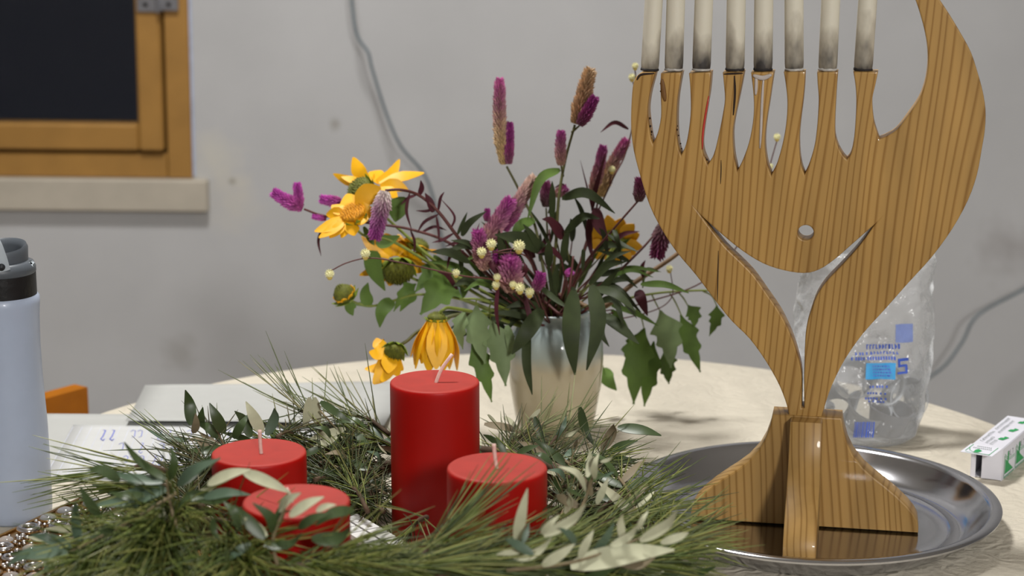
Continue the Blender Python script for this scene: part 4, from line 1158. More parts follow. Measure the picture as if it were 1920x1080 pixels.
def fan(parent, base, disc_face, disc_px, disc_m, tips, seed, disc_at=None, dome=.6):
    # a daisy whose petals are laid out one by one: tip, width, bow
    rr = random.Random(seed); c = bq(base); f = V(disc_face).normalized(); dr = disc_px * PM; dc = bq(disc_at) if disc_at else c
    a = f.orthogonal().normalized(); b_ = f.cross(a)
    mb = MB(); M = V((0, 0, 1)).rotation_difference(f).to_matrix()
    mb.lathe([(0, -dr * .7), (dr * .5, -dr * .6), (dr * .9, -.001), (dr, .001), (dr * .9, dr * dome * .6), (dr * .5, dr * dome * .95), (0, dr * dome)], 24, dc, M=M)
    for k in range(80):
        an = k * 2.39996; q = math.sqrt((k + .5) / 80); p = dc + (a * math.cos(an) + b_ * math.sin(an)) * dr * q * .95 + f * dr * dome * (1 - q ** 2 * .8)
        s_ = dr * .12; mb.add([p + a * s_, p - a * s_ * .5 + b_ * s_ * .8, p - a * s_ * .5 - b_ * s_ * .8, p + f * s_ * 3], [(0, 1, 3), (1, 2, 3), (2, 0, 3)])
    build(mb, 'flower_disc', disc_m, parent)
    mb = MB()
    for k in range(9):
        an = 2 * math.pi * k / 9; d = a * math.cos(an) + b_ * math.sin(an)
        mb.leaf([dc + d * dr * .3 - f * dr * .7, dc + d * dr * 1.0 - f * dr * .4, dc + d * dr * 1.3 + f * dr * .15], dr * .8, f, 'lance', .1, seg=5)
    build(mb, 'calyx', 'calyx_green', parent)
    for (tx, ty, tdy, w, bow) in tips:
        t = bq((tx, ty, base[2] + tdy)); d = (t - c); n_ = to_cam(c); side = d.cross(n_).normalized()
        p0_ = c + d.normalized() * min(dr * .55, d.length * .3)
        m_ = p0_.lerp(t, .5) + side * (-bow * d.length) + n_ * (.06 * d.length)
        up = (n_ + V((0, 0, rr.uniform(.1, .7))) + side * rr.uniform(-.5, .5)).normalized()
        mb = MB(); mb.leaf([p0_, m_, t], w * PM, up, 'petal', rr.uniform(-.24, .2), seg=12, thick=.0005)
        build(mb, 'petal', 'petal_yellow', parent)
def dz(label, path, heads, leaves=(), rpx=3.2, m='stem_green', extra=()):
    e = plant('yellow_daisy', label, 'flower', G2_, path, rpx, m)
    for ex in extra: stem_down(ex, rpx * .8, m, e, True)
    for h in heads: (fan if 'tips' in h else daisy)(e, **h)
    for l in leaves: lf(e, *l)
    return e
dz('topmost yellow daisy turned away, petals spread upward', [(690, 358, .03), (712, 395, .02), (760, 440, .01), (830, 500), (930, 560), (1010, 605)],
   [dict(base=(698, 348, .03), disc_at=(676, 358, .015), disc_face=(-.6, -.45, .5), disc_px=26, disc_m='disc_green', seed=4, tips=[(625, 326, .02, 17, .05), (662, 295, .02, 25, .08), (640, 332, 0, 16, 0), (716, 320, .03, 34, 0), (690, 325, .03, 26, .05), (749, 299, .03, 17, -.1), (795, 324, .02, 21, .04), (765, 356, .0, 22, .08), (745, 372, -.01, 24, .08), (720, 376, -.01, 24, 0)])],
   [([(738, 372), (744, 392), (741, 416)], 46, 'leaf_green', 'broad'), ([(705, 452), (726, 452), (750, 442)], 26, 'leaf_green', 'broad')])
dz('yellow daisy facing the viewer at the upper left', [(655, 408, .0), (680, 440), (730, 450), (800, 490), (900, 555), (1005, 608)],
   [dict(base=(662, 400, -.025), disc_face=(-.3, -.42, .85), disc_px=24, disc_m='disc_yellow', dome=.35, seed=5, tips=[(590, 434, -.01, 22, .04), (598, 446, -.015, 20, .03), (612, 402, .005, 22, 0), (622, 385, .01, 26, 0), (650, 364, .02, 30, 0), (685, 366, .02, 26, .04), (714, 352, .01, 34, .12), (698, 390, .0, 28, -.04), (690, 412, -.01, 26, -.05), (664, 442, -.015, 25, -.06), (640, 446, -.015, 18, .0), (618, 446, -.015, 20, 0)])],
   [([(682, 425), (694, 448), (702, 460)], 16, 'leaf_green'), ([(700, 470), (702, 505), (722, 545)], 36, 'leaf_green', 'broad')])
dz('yellow daisy seen from below behind the long button-flower twig', [(745, 505, .02), (770, 520, .02), (840, 550, .01), (940, 590), (1010, 612)],
   [dict(base=(742, 492, .02), disc_at=(746, 508, .01), disc_face=(.1, -.6, -.7), disc_px=30, disc_m='disc_green', seed=8, tips=[(678, 443, .02, 18, .05), (700, 448, .02, 30, 0), (722, 438, .03, 32, 0), (748, 440, .03, 30, 0), (772, 446, .03, 26, 0), (797, 470, .02, 26, -.06), (806, 500, .01, 22, -.05), (674, 516, 0, 15, 0), (690, 500, .01, 20, 0), (730, 536, 0, 22, 0), (712, 528, 0, 20, 0)]), dict(center=(785, 462, .03), face=(.3, .2, .8), rpx=52, n=9, lift=.2, curl=.2, disc_px=20, disc_m='disc_green', wpx=22, seed=9)],
   [([(852, 515, .01), (822, 546, -.01), (788, 590, -.02)], 84, 'leaf_green', 'lobed'), ([(850, 500, .02), (812, 512, .01), (778, 548, 0)], 62, 'leaf_green', 'lobed'), ([(780, 532, .01), (758, 550, 0), (738, 584, 0)], 34, 'leaf_green', 'lobed'), ([(870, 500), (872, 530), (868, 562)], 40, 'leaf_green', 'lobed')], 3.4, 'stem_green', [[(785, 465, .03), (810, 500, .02), (840, 545, .01)]])
dz('yellow daisy seen from behind at the right beside the maroon leaves', [(1150, 460, .06), (1130, 500, .05), (1085, 560, .03), (1060, 605)],
   [dict(center=(1152, 452, .07), face=(.22, .75, .3), rpx=56, n=14, lift=.1, curl=.15, disc_px=20, disc_m='disc_green', wpx=24, seed=12)], [], 3)
dz('unopened yellow-green daisy bud at the left', [(650, 560, .0), (690, 574), (730, 566), (790, 552), (880, 565), (1000, 612)],
   [dict(center=(648, 556, 0), face=(-.45, -.35, .8), rpx=30, n=11, lift=1.1, curl=.0, disc_px=20, disc_m='disc_green', wpx=11, seed=13, dome=1.2)],
   [([(735, 562), (716, 584, -.01), (712, 614, -.01)], 28, 'leaf_green', 'broad'), ([(692, 572), (686, 550), (690, 530)], 24, 'leaf_green', 'broad'), ([(660, 566), (656, 578), (662, 592)], 22, 'leaf_green', 'broad'), ([(780, 552), (764, 562), (750, 584)], 22, 'leaf_green', 'broad'), ([(700, 574), (680, 570), (664, 572)], 14, 'leaf_pale')], 2.8)
dz('wilted yellow daisy with curled petals by the tall red candle', [(742, 650, -.06), (762, 640, -.06), (790, 618, -.05), (860, 590, -.04), (950, 598, -.02), (1010, 614)],
   [dict(base=(732, 652, -.06), disc_at=(740, 660, -.065), disc_face=(-.1, -.8, -.5), disc_px=19, disc_m='disc_green', seed=17, tips=[(684, 692, -.01, 22, .28), (692, 660, -.01, 22, .16), (700, 720, -.02, 30, .10), (716, 716, -.02, 30, .04), (728, 700, -.02, 26, 0), (756, 694, 0, 24, -.12), (748, 706, -.01, 24, -.05), (706, 634, .01, 22, .18)])], [], 4, 'stem_olive')
dz('wilted yellow daisy hanging like a skirt above the tall red candle', [(820, 592, -.07), (832, 580, -.07), (850, 578, -.06), (920, 592, -.04), (1000, 614)],
   [dict(center=(819, 598, -.07), face=(.05, .1, 1), rpx=104, n=14, lift=-1.22, curl=.22, disc_px=17, disc_m='disc_green', wpx=33, seed=18)], [], 3.6, 'stem_green')

# leafy stems hanging left and right
def leafy(label, path, leaves, rpx=2.6, m='stem_green', extra=()):
    e = plant('leafy_stem', label, 'stem', G4_, path, rpx, m)
    for ex in extra: stem_down(ex, rpx * .6, m, e, True)
    for l in leaves: lf(e, *l)
leafy('yellowish stem with drooping lobed leaves left of the vase', [(868, 560, -.05), (900, 562, -.05), (950, 580, -.04), (1005, 612)],
      [([(893, 572, -.05), (896, 625, -.06), (910, 682, -.07)], 62, 'leaf_pale', 'lobed'), ([(920, 600, -.05), (938, 660, -.06), (948, 724, -.07)], 66, 'leaf_pale', 'lobed'), ([(872, 580, -.05), (862, 618, -.06), (868, 655, -.06)], 34, 'leaf_pale', 'lobed'), ([(884, 640, -.05), (906, 695, -.06), (922, 754, -.06)], 46, 'leaf_green', 'lobed'), ([(950, 610, -.05), (957, 640, -.06), (955, 672, -.06)], 22, 'leaf_pale', 'lance')],
      2.6, 'stem_green', [[(893, 574, -.05), (894, 562, -.05), (905, 561, -.05)], [(920, 602, -.05), (918, 575, -.05), (928, 565, -.05)]])
leafy('green stem with hanging lobed leaves right of the vase', [(1345, 545, 0.055), (1300, 545, 0.055), (1230, 550, 0.055), (1160, 565, 0.045), (1090, 600, 0.015)],
      [([(1238, 582, 0.055), (1254, 635, 0.045), (1258, 690, 0.035)], 70, 'leaf_pale', 'lobed'), ([(1208, 615, 0.055), (1192, 685, 0.045), (1188, 758, 0.045)], 72, 'leaf_bright', 'lobed'), ([(1226, 640, 0.065), (1216, 705, 0.055), (1208, 762, 0.055)], 56, 'leaf_bright', 'lobed'), ([(1276, 590, 0.055), (1294, 645, 0.055), (1313, 698, 0.045)], 54, 'leaf_bright', 'lobed'),
       ([(1290, 572, 0.055), (1300, 592, 0.055), (1302, 614, 0.055)], 40, 'leaf_bright', 'lobed'), ([(1344, 572, 0.055), (1342, 600, 0.055), (1330, 630, 0.055)], 34, 'leaf_bright', 'lobed'), ([(1246, 655, 0.075), (1250, 690, 0.075), (1254, 720, 0.075)], 48, 'leaf_bright', 'lobed'), ([(1204, 618, 0.075), (1188, 660, 0.075), (1178, 712, 0.075)], 46, 'leaf_green', 'lobed'), ([(1130, 690, 0.055), (1138, 710, 0.045), (1156, 732, 0.045)], 34, 'leaf_bright', 'broad')],
      2.6, 'stem_green', [[(1238, 584, 0.055), (1228, 565, 0.055), (1222, 552, 0.055)], [(1208, 618, 0.055), (1200, 590, 0.055), (1180, 562, 0.055)], [(1278, 592, 0.055), (1266, 566, 0.055), (1256, 550, 0.055)], [(1344, 574, 0.055), (1335, 555, 0.055), (1318, 546, 0.055)], [(1132, 692, 0.055), (1120, 650, 0.045), (1100, 612, 0.03)], [(1290, 574, 0.055), (1282, 560, 0.055), (1272, 548, 0.055)]])
big = [([(1076, 545, -.07), (1070, 625, -.10), (1078, 703, -.10)], 46, 'leaf_dark'), ([(1110, 535, -.07), (1122, 605, -.09), (1100, 694, -.10)], 40, 'leaf_dark'), ([(990, 600, -.07), (988, 680, -.09), (998, 740, -.09)], 24, 'leaf_dark'), ([(1016, 580, -.06), (988, 622, -.08), (960, 664, -.08)], 40, 'leaf_dark'), ([(1128, 590, -.05), (1160, 612, -.07), (1198, 645, -.08)], 30, 'leaf_dark'),
       ([(1115, 540, -.06), (1155, 552, -.08), (1192, 584, -.09)], 24, 'leaf_dark'), ([(1028, 474, -.03), (980, 450, -.05), (928, 440, -.06)], 40, 'leaf_dark'), ([(1002, 412, .01), (975, 424, .0), (960, 448, .0)], 28, 'leaf_green'), ([(1130, 590, -.05), (1128, 625, -.06), (1142, 650, -.06)], 16, 'leaf_dark'), ([(1145, 550, -.06), (1160, 580, -.07), (1170, 615, -.07)], 14, 'leaf_dark')]
leafy('dark stem with long drooping leaves over the vase mouth', [(1075, 480, -.04), (1068, 540, -.05), (1055, 590, -.04)], big, 3, 'stem_red')
# many narrow dark leaves crowding the middle
def thicket(label, cx_, cy_, sx, sy, n, seed, cols, path):
    global rb
    e = plant('leafy_stem', label, 'stem', G4_, path, 2.4, 'stem_red')
    rr = random.Random(seed)
    for k in range(n):
        x, y = rr.gauss(cx_, sx), rr.gauss(cy_, sy); an = math.atan2(y - 600, x - 1040) + rr.gauss(0, .55); l = rr.uniform(45, 95)
        dy_ = rr.uniform(-.06, .05); dx, dv = math.cos(an), math.sin(an)
        lf(e, [(x, y, dy_), (x + dx * l * .5, y + dv * l * .5 - 4, dy_ - .008), (x + dx * l, y + dv * l + rr.uniform(0, 26), dy_ - .012)], rr.uniform(10, 22), rr.choice(cols))
        if k % 2 == 0:
            stem_down([(x, y, dy_), ((x + 1040) / 2 + rr.uniform(-20, 20), (y + 600) / 2, dy_ * .6), (1040 + rr.uniform(-22, 22), 606, 0)], 1.8, 'stem_red' if rr.random() < .6 else 'stem_olive', e, True)
thicket('dark-leaved stem crowding the left middle of the bouquet', 940, 520, 42, 36, 26, 1, ['leaf_dark', 'leaf_dark', 'leaf_maroon', 'leaf_green'], [(900, 480), (960, 550), (1015, 600)])
thicket('dark-leaved stem crowding the centre of the bouquet', 1040, 500, 40, 40, 26, 2, ['leaf_dark', 'leaf_dark', 'leaf_maroon'], [(1030, 430, .02), (1035, 520, .01), (1038, 600)])
thicket('dark-leaved stem crowding the right middle of the bouquet', 1110, 530, 36, 30, 24, 3, ['leaf_dark', 'leaf_dark', 'leaf_green'], [(1140, 470, .02), (1095, 540, .01), (1060, 600)])
thicket('dark-leaved stem low over the left rim of the vase', 990, 590, 36, 14, 18, 4, ['leaf_dark'], [(960, 560, -.02), (1000, 600, -.02)])

# white button flowers on thin twigs
def button(parent, p, rpx):
    c = bq(p); r = rpx * PM; mb = MB(); rr = random.Random(int(p[0] * 7 + p[1]))
    mb.lathe([(0, -r * .8), (r * .6, -r * .5), (r * .78, 0), (r * .6, r * .5), (0, r * .75)], 10, c)
    for k in range(48):
        z = 1 - 2 * (k + .5) / 48; an = k * 2.39996; q = math.sqrt(1 - z * z); d = V((q * math.cos(an), q * math.sin(an), z))
        a = d.orthogonal().normalized(); b_ = d.cross(a); w = r * .22
        mb.add([c + d * r * .6 + a * w, c + d * r * .6 - a * w * .5 + b_ * w * .9, c + d * r * .6 - a * w * .5 - b_ * w * .9, c + d * r * 1.12 + V((0, 0, r * .1))], [(0, 1, 3), (1, 2, 3), (2, 0, 3)])
    h = build(mb, 'button_head', 'gomphrena', parent, smooth_=False)
    mb = MB(); mb.lathe([(0, -r * 1.3), (r * .4, -r * 1.15), (r * .7, -r * .6), (r * .5, -r * .3), (0, -r * .3)], 10, c); build(mb, 'head_base', 'gomphrena_base', h)
def gom(label, path, heads, rpx=1.5, extra=(), leaves=()):
    e = plant('button_flower_twig', label, 'flower', G3_, path, rpx, 'stem_red')
    for ex in extra: stem_down(ex, rpx * .8, 'stem_red', e, True)
    for h in heads: button(e, h[:3], h[3])
    for l in leaves: lf(e, *l)
gom('long arching twig with white buttons reaching far left', [(620, 508, -.09), (650, 493, -.09), (690, 484, -.09), (740, 490, -.09), (860, 516, -.09), (930, 526, -.08), (985, 556, -.06), (1024, 606, -.02)], [(618, 514, -.09, 8.5), (685, 476, -.09, 9), (855, 512, -.09, 7), (932, 520, -.085, 7), (930, 534, -.085, 7.5)])
gom('twig with three white buttons above the magenta tuft', [(905, 476, -.08), (935, 474, -.08), (985, 480, -.07), (1010, 530, -.05), (1030, 606, -.02)], [(921, 458, -.08, 9.5), (903, 473, -.08, 9), (973, 462, -.08, 11)], 1.5, [[(973, 466, -.08), (950, 468, -.08), (925, 474, -.08)], [(921, 464, -.08), (925, 474, -.08)]])
gom('twig with two white buttons low in front of the dark leaves', [(975, 538, -.08), (1000, 550, -.08), (1028, 604, -.03)], [(975, 540, -.085, 9.5), (993, 548, -.085, 8.5), (962, 534, -.08, 7)])
gom('tall thin twig with white buttons showing between the wooden fingers', [(1190, 128, .04), (1192, 150, .04), (1190, 215, .04), (1172, 290, .04), (1147, 340, .03), (1100, 450, .02), (1055, 600)], [(1191, 124, .04, 6.5), (1185, 145, .04, 7), (1147, 318, .03, 7)], 1.6, [[(1185, 150, .04), (1191, 165, .04)], [(1147, 322, .03), (1143, 345, .03)]], [([(1178, 242, .04), (1152, 230, .03), (1126, 248, .02)], 11, 'leaf_maroon')])
gom('thin twig with two white buttons seen through the gap of the candelabrum', [(1458, 260, .06), (1445, 305, .06), (1420, 400, .06), (1330, 520, .05), (1200, 570, .03), (1080, 600)], [(1457, 257, .06, 7), (1444, 312, .06, 6.5)], 1.5)
gom('thin upright twig with a pale button right of the bouquet', [(1256, 500, .05), (1258, 560, .05), (1200, 590, .04), (1080, 606)], [(1255, 504, .05, 7)], 1.3)

# ------------------------------------------------------------------ advent wreath of pine and olive
WC = V((-.10, 1.285, TZ))
wre = empty('advent_wreath', WC, 'wreath of pine sprays and olive twigs lying around the red candles', 'wreath')
rw = random.Random(99)
NG = [rgb(100, 112, 46), rgb(76, 92, 36), rgb(118, 128, 62), rgb(132, 134, 70), rgb(60, 74, 32)]
NP = [rgb(126, 132, 92), rgb(104, 112, 66), rgb(142, 138, 100), rgb(86, 96, 52)]
def pine(P0, P1, n, ln, spread, seed, cols=NG, grav=.25, rad=.00055, twig=.0022, aim=None, jit=.15, lo=.004):
    rr = random.Random(seed); ax_ = (P1 - P0).normalized(); L_ = (P1 - P0).length
    tw = MB(); mid = (P0 + P1) / 2 + V((0, 0, .006)); tp_ = smooth([P0, mid, P1], 8); tw.tube(tp_, [twig * (1 - .5 * i / 8) for i in range(len(tp_))], 6)
    sp = build(tw, 'pine_twig', 'twig', wre)
    mb = MB(); a = ax_.orthogonal().normalized(); b_ = ax_.cross(a)
    for k in range(n):
        t = rr.random() ** .8; p = P0.lerp(P1, t) + V((0, 0, .006 * 4 * t * (1 - t)))
        an = rr.uniform(0, 2 * math.pi); al = R(abs(rr.gauss(spread * .6, spread * .45)) + 4)
        d = ax_ * math.cos(al) + (a * math.cos(an) + b_ * math.sin(an)) * math.sin(al)
        if aim is not None: d = (d + aim * rr.uniform(.5, 1.1)).normalized()
        l = ln * rr.uniform(.65, 1.12); g = grav * rr.uniform(.2, 1.2)
        crook = V((rr.gauss(0, jit), rr.gauss(0, jit), rr.gauss(0, jit))) * .35
        p1 = p + d * l * .5 + V((0, 0, -g * l * .08)) + crook * l * .18; p2 = p + d * l + V((0, 0, -g * l * .45)) + crook * l * .6
        q = [p, p.lerp(p1, .55) + (p1 - p.lerp(p2, .5)) * .2, p1, p1.lerp(p2, .55), p2]
        for i_, v_ in enumerate(q):
            if v_.z < TZ + lo: q[i_] = V((v_.x, v_.y, TZ + lo + rr.random() * .002))
        c_ = cols[rr.randrange(len(cols))]; g_ = rr.uniform(.75, 1.25); c_ = tuple(min(1, v * g_) for v in c_[:3]) + (1,)
        mb.tube(q, [rad * .9, rad, rad, rad * .85, rad * .25], 3, color=c_, cap=False)
    o = build(mb, 'pine_needles', 'needle', sp); o['kind'] = 'stuff'
Y3 = lambda p: at_y(p[0], p[1], p[2])
hero = [  # base, tip (pixel x, pixel y, distance), count, length, spread, colours, gravity
    ((345, 945, 1.21), (300, 1000, 1.15), 210, .080, 40, NG, .6), ((250, 985, 1.20), (190, 1050, 1.14), 140, .075, 38, NG, .6), ((430, 1000, 1.17), (420, 1060, 1.12), 190, .080, 46, NG, .6), ((330, 1010, 1.16), (300, 1080, 1.10), 170, .075, 44, NG, .5),
    ((320, 885, 1.30), (215, 890, 1.30), 26, .080, 14, NG, .0), ((320, 915, 1.29), (230, 922, 1.29), 26, .075, 15, NG, .1), ((385, 875, 1.42), (330, 845, 1.44), 9, .085, 10, NG, -.1),
    ((730, 815, 1.50), (650, 780, 1.54), 34, .080, 30, NP, -.1), ((610, 815, 1.49), (560, 770, 1.52), 22, .080, 24, NP, -.1), ((690, 890, 1.45), (620, 860, 1.49), 36, .06, 45, NG, .1),
    ((930, 850, 1.50), (1020, 810, 1.56), 60, .060, 36, NP, .0), ((1020, 850, 1.49), (1080, 800, 1.55), 46, .065, 24, NP, -.1), ((1040, 890, 1.42), (1130, 870, 1.45), 50, .065, 34, NG, .1),
    ((770, 1080, 1.12), (830, 1020, 1.14), 46, .085, 12, NG, .0), ((580, 1050, 1.13), (690, 1065, 1.13), 110, .075, 28, NG, .3), ((500, 1070, 1.11), (640, 1085, 1.11), 140, .070, 34, NG, .3), ((680, 1085, 1.11), (840, 1075, 1.12), 150, .080, 20, NG, .2),
    ((800, 1090, 1.11), (960, 1075, 1.13), 150, .080, 22, NG, .2), ((900, 1085, 1.12), (1080, 1070, 1.15), 150, .080, 24, NG, .2), ((1060, 1080, 1.14), (1230, 1065, 1.18), 130, .075, 24, NG, .2), ((860, 1045, 1.19), (990, 1020, 1.22), 40, .075, 18, NG, .1),
    ((1100, 1000, 1.27), (1220, 970, 1.30), 70, .075, 20, NG, .1), ((1120, 960, 1.32), (1200, 935, 1.35), 34, .070, 18, NG, .1), ((1000, 1060, 1.18), (1150, 1025, 1.23), 70, .075, 20, NG, .15), ((1180, 1045, 1.22), (1280, 1020, 1.25), 70, .065, 20, NG, .15),
    ((380, 975, 1.20), (480, 1015, 1.16), 60, .060, 34, NG, .3), ((800, 970, 1.32), (760, 1020, 1.26), 30, .05, 40, NG, .2), ((690, 960, 1.38), (650, 910, 1.42), 34, .05, 50, NG, .2)]
ND = [rgb(60, 70, 32), rgb(48, 58, 28), rgb(78, 86, 44), rgb(92, 84, 52)]
hero += [((x, y, d), (x + dx, y + dy, d + .03), n * 2, .05, 65, ND, .3) for (x, y, d, dx, dy, n) in (
    (700, 930, 1.42, -50, -20, 60), (640, 900, 1.44, -50, -10, 60), (720, 880, 1.47, -60, 10, 60), (600, 870, 1.46, 50, 10, 60), (680, 850, 1.49, -60, 5, 60), (590, 900, 1.42, 40, 20, 50), (640, 950, 1.40, 40, -20, 50), (720, 960, 1.40, -40, 0, 50),
    (930, 870, 1.47, 50, -15, 60), (1040, 920, 1.38, 40, 10, 60), (1060, 960, 1.33, 40, 10, 60), (1000, 880, 1.44, 50, 0, 60), (1090, 900, 1.40, 40, 10, 50), (1050, 990, 1.30, 50, 5, 60),
    (400, 880, 1.36, -40, 10, 60), (360, 920, 1.32, -30, 20, 60), (430, 850, 1.42, -40, -10, 40), (520, 820, 1.46, 40, 5, 40), (380, 950, 1.27, -40, 10, 60))]
hero += [((340, 960, 1.19), (290, 1020, 1.13), 150, .080, 50, NG, .6), ((450, 1020, 1.15), (470, 1075, 1.10), 160, .075, 50, NG, .5), ((220, 1010, 1.17), (160, 1070, 1.12), 110, .07, 40, NG, .6), ((560, 1060, 1.12), (650, 1085, 1.11), 130, .07, 40, NG, .4),
         ((700, 1060, 1.14), (820, 1055, 1.15), 90, .08, 22, NG, .2), ((900, 1070, 1.14), (1050, 1060, 1.16), 90, .08, 26, NG, .2), ((1080, 1070, 1.16), (1210, 1050, 1.19), 90, .075, 26, NG, .2)]
for i, (a, b2, n, ln_, sp_a, cols, g) in enumerate(hero):
    pine(Y3(a), Y3(b2), n, ln_, sp_a, 100 + i, cols, g, lo=.03 if a[0] < 260 else .004)
# the body of the ring: bundled twigs and short dense needles
for k in range(4):
    pts = []
    for j in range(49):
        an = 2 * math.pi * j / 48
        pts.append(WC + V(((.198 + .012 * math.sin(an * 3 + k)) * math.cos(an), (.205 + .012 * math.cos(an * 4 + k * 2)) * math.sin(an), .030 + .010 * k + .006 * math.sin(an * 5 + k))))
    mb = MB(); mb.tube(pts, .0035, 6, cap=False); build(mb, 'ring_twig', 'twig', wre)
for k in range(34):
    an = 2 * math.pi * k / 34
    rr_ = .200 + rw.uniform(-.02, .02); c_ = WC + V((rr_ * math.cos(an), rr_ * math.sin(an), .030 + rw.uniform(0, .022)))
    tg = V((-math.sin(an), math.cos(an), 0)) * (1 if an < math.pi else 1) + V((math.cos(an), math.sin(an), 0)) * rw.uniform(-.3, .5) + V((0, 0, rw.uniform(.0, .35)))
    pine(c_, c_ + tg.normalized() * .05, 42, .045, 42, 300 + k, NG, .2, lo=.03 if c_.x < -.25 else .004)

mat('olive_brown_shaded', rgb(128, 116, 92), .6, var=.15, scale=2.2)  # tan brown underside, darkened in its colour as if in shade
mat('olive_blue_sheen', rgb(84, 104, 84), .45, var=.15, scale=2.2, spec=.6)  # leaf top with its bluish sheen put into the base colour
LEAF = {}
for kind, (m0, m1) in {'d': ('olive_top', 'olive_under'), 'p': ('olive_under', 'olive_top'), 'n': ('olive_brown_shaded', 'olive_top'), 'b': ('olive_blue_sheen', 'olive_under')}.items():
    for v in range(3):
        mb = MB(); bd = (.04, .12, -.10)[v]
        mb.leaf([V((0, 0, 0)), V((.015 * v, .33, bd * .8)), V((.02 * v, .66, bd)), V((0, 1, -bd * .3))], .25, V((0, 0, 1)), 'lance', (.18, .10, .26)[v], seg=9, thick=.012, mi2=1)
        LEAF[(kind, v)] = mb.mesh('olive_leaf', [m0, m1]); LEAF[(kind, v)].set_sharp_from_angle(angle=R(50))
def olive_leaf(parent, p0_, p1_, kind, rr, width=1.0):
    d = p1_ - p0_; l = d.length; d.normalize()
    n = to_cam(p0_) * .8 + V((rr.gauss(0, .35), rr.gauss(0, .2), rr.uniform(.1, .7)))
    n = (n - d * n.dot(d)).normalized(); x = d.cross(n)
    M = Matrix(((x.x, d.x, n.x, 0), (x.y, d.y, n.y, 0), (x.z, d.z, n.z, 0), (0, 0, 0, 1)))
    o = bpy.data.objects.new('olive_leaf', LEAF[(kind, rr.randrange(3))]); col.objects.link(o); o.parent = parent
    o.matrix_local = Matrix.Translation(p0_ - WC) @ M @ Matrix.Diagonal((l * width, l, l * width, 1))
def sprig(stem, leaves, y, seed, wid=1.0):
    rr = random.Random(seed)
    S = [at_y(p[0], p[1], p[2] if len(p) > 2 else y) for p in stem]
    mb = MB(); q = smooth(S, 12); mb.tube(q, [.0014 * (1 - .5 * i / len(q)) for i in range(len(q))], 6)
    sp = build(mb, 'olive_twig', 'olive_stem', wre)
    for l in leaves:
        bx, by, tx, ty, kd = l[:5]; dy_ = rr.uniform(-.012, .012); yy = l[5] if len(l) > 5 else y
        a, b2 = at_y(bx, by, yy + dy_), at_y(tx, ty, yy + dy_ + rr.uniform(-.014, .008))
        olive_leaf(sp, a, b2, kd, rr, wid * rr.uniform(.9, 1.15) * (1.0 if (b2 - a).length > .03 else 1.25))
sprig([(440, 880, 1.40), (425, 845), (405, 805)], [(358,797,347,731,'d'),(364,812,367,775,'n'),(378,797,380,764,'d'),(420,812,393,756,'d'),(413,822,369,793,'d'),(407,836,373,811,'n'),(395,845,353,822,'n'),(349,827,278,809,'b'),(438,822,466,776,'d'),(492,812,461,753,'p'),(500,816,515,764,'b'),(420,840,352,846,'d'),(430,838,396,846,'p'),(470,820,440,770,'d')], 1.42, 1, 1.35)
sprig([(330, 985, 1.13), (318, 940), (312, 900)], [(300,897,231,831,'d'),(307,904,208,888,'b'),(225,902,163,880,'d'),(332,911,397,852,'d'),(334,909,410,859,'b'),(317,900,322,838,'d'),(310,917,178,951,'b'),(312,918,246,961,'b'),(333,953,384,932,'d'),(383,933,468,926,'b'),(353,937,402,906,'p'),(293,945,347,998,'p'),(300,912,236,905,'d'),(310,900,262,862,'d'),(390,908,470,880,'p'),(455,884,545,924,'p'),(350,925,440,930,'d'),(270,930,205,925,'d')], 1.15, 2, 1.3)
sprig([(330, 925, 1.15), (230, 985, 1.13), (128, 1036)], [(187,968,150,912,'d'),(147,1022,140,940,'b'),(133,1027,58,1003,'b'),(127,1038,12,1058,'b'),(150,1030,110,1075,'d'),(215,990,170,1010,'d')], 1.12, 3, 1.3)
sprig([(520, 1060, 1.09), (512, 1010), (540, 940)], [(512,998,477,944,'d'),(515,994,540,932,'d'),(496,1010,437,946,'d'),(500,1006,456,971,'p'),(496,1022,568,1002,'d'),(523,957,563,924,'p'),(543,968,607,931,'p'),(593,958,630,946,'p'),(663,956,592,984,'d'),(399,971,412,1012,'d'),(450,990,420,940,'d'),(560,990,620,960,'d'),(585,1010,660,990,'d'),(470,1020,430,1050,'b')], 1.095, 4, 1.3)
sprig([(745, 940, 1.44), (680, 860, 1.48), (600, 770)], [(580,745,569,805,'p'),(590,745,598,816,'p'),(601,753,657,790,'d'),(648,804,578,824,'p'),(632,819,584,844,'p'),(648,832,594,838,'d'),(665,830,638,883,'p'),(683,846,655,874,'b'),(694,858,659,894,'b'),(722,889,682,910,'p'),(706,909,670,949,'p'),(667,812,700,856,'d'),(716,858,722,884,'p'),(640,860,600,880,'n'),(620,870,588,905,'n'),(650,900,610,930,'d'),(690,900,650,925,'d'),(700,930,720,960,'p'),(630,790,690,800,'d'),(600,860,580,890,'d')], 1.49, 5, 1.2)
sprig([(930, 870, 1.48), (985, 830, 1.50), (1020, 790)], [(908,795,987,814,'n'),(1013,767,988,792,'p'),(915,777,937,797,'p'),(946,781,972,808,'p'),(1003,781,1025,843,'d'),(1006,799,1014,850,'n'),(1087,763,1116,838,'d'),(1049,864,1085,819,'n'),(1059,818,1086,802,'p'),(950,840,905,815,'d'),(960,850,915,860,'d'),(1000,860,960,830,'b'),(1040,830,1062,780,'b')], 1.51, 6)
sprig([(1080, 900, 1.42), (1120, 860), (1150, 820)], [(1158,802,1240,816,'d'),(1140,850,1195,826,'d'),(1143,862,1192,862,'d'),(1129,843,1151,794,'n'),(1090,880,1130,870,'d'),(1070,890,1045,860,'n')], 1.46, 7, 1.35)
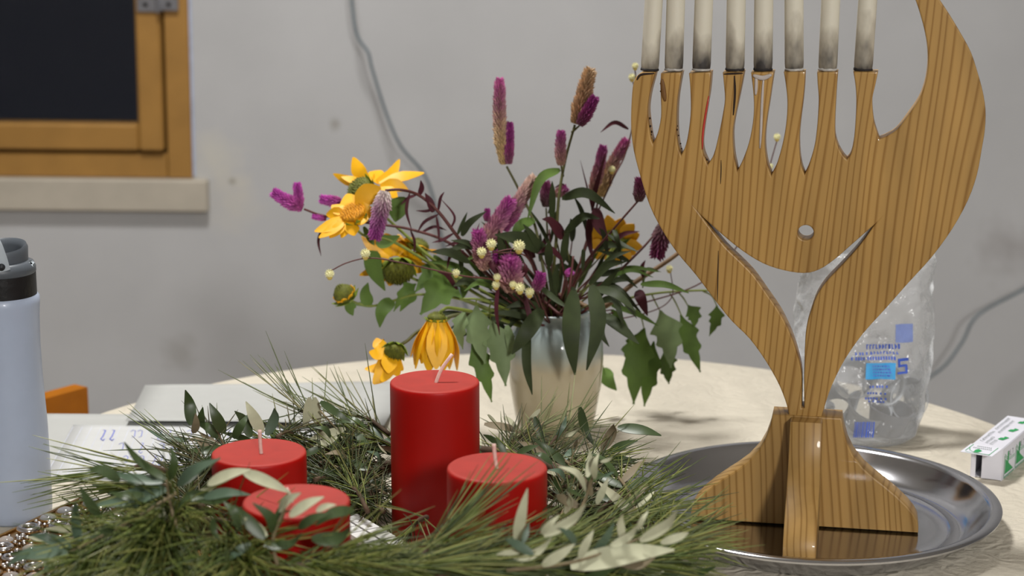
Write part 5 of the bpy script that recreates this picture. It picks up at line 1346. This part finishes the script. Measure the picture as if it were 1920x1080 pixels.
sprig([(1075, 985, 1.20), (1100, 930), (1118, 870)], [(1101,895,1105,842,'p'),(1115,898,1122,849,'p'),(1098,920,1050,874,'p'),(1119,945,1141,896,'p'),(1059,962,1064,920,'p'),(1126,866,1149,857,'p'),(1133,894,1152,885,'b'),(1085,950,1040,930,'n'),(1090,930,1060,910,'d'),(1110,930,1090,890,'n')], 1.21, 8, 1.2)
sprig([(950, 1070, 1.11), (1090, 1050), (1260, 985, 1.13)], [(1020,1005,1100,945,'p'),(1015,1000,1048,966,'p'),(957,1056,1036,1009,'p'),(1017,1060,1078,1020,'p'),(968,1018,989,916,'p'),(980,1018,992,980,'b'),(1087,1046,1113,994,'p'),(1115,1035,1152,980,'b'),(1144,1025,1197,984,'p'),(1200,1014,1271,957,'p'),(1196,993,1215,958,'p'),(1168,1018,1165,962,'p'),(1070,1062,1264,1030,'p'),(1239,1018,1292,998,'p'),(1000,1040,945,1010,'b'),(1080,1020,1050,990,'b'),(1150,1050,1230,1048,'n'),(985,1030,930,1040,'p')], 1.115, 9, 1.1)
sprig([(760, 950, 1.42), (690, 905, 1.43), (610, 865, 1.45)], [(690,880,640,862,'d'),(700,900,660,920,'d'),(715,875,690,845,'b'),(650,865,612,850,'n'),(640,890,590,884,'d'),(660,930,615,944,'b'),(690,950,655,968,'d'),(725,925,700,900,'d'),(725,850,705,822,'d'),(600,840,566,858,'d'),(590,880,575,915,'b'),(670,900,700,935,'p'),(730,960,690,962,'n'),(620,820,590,800,'d')], 1.445, 21, 1.3)
sprig([(1040, 1000, 1.30), (1060, 950, 1.34), (1090, 900, 1.38)], [(1050,930,1040,890,'d'),(1060,950,1100,965,'d'),(1050,980,1090,1000,'b'),(1075,920,1120,925,'d'),(1045,960,1038,1000,'n'),(1085,900,1060,870,'d'),(1095,905,1140,890,'d'),(1060,900,1030,880,'b'),(1035,870,1000,850,'d'),(950,860,930,820,'d'),(970,850,1010,835,'d'),(1070,980,1120,990,'d')], 1.36, 22, 1.3)
# further small twigs round the ring
for k in range(15):
    an = 2 * math.pi * (k + .3) / 15; rr = random.Random(600 + k)
    c_ = WC + V((.195 * math.cos(an), .20 * math.sin(an), .045 + rr.uniform(0, .015)))
    tg = (V((-math.sin(an), math.cos(an), 0)) + V((math.cos(an), math.sin(an), 0)) * rr.uniform(-.25, .4) + V((0, 0, rr.uniform(0, .3)))).normalized()
    e_ = c_ + tg * .075
    mb = MB(); mb.tube(smooth([c_, (c_ + e_) / 2 + V((0, 0, .005)), e_], 8), .0013, 6); sp = build(mb, 'olive_twig', 'olive_stem', wre)
    sd_ = tg.cross(V((0, 0, 1))).normalized()
    for j in range(9):
        t = (j + .5) / 9; p = c_.lerp(e_, t); s_ = 1 if j % 2 else -1
        d = (tg * .8 + sd_ * s_ * .8 + V((0, 0, rr.uniform(-.1, .6)))).normalized()
        olive_leaf(sp, p, p + d * rr.uniform(.028, .042), rr.choice('ddbpn'), rr)
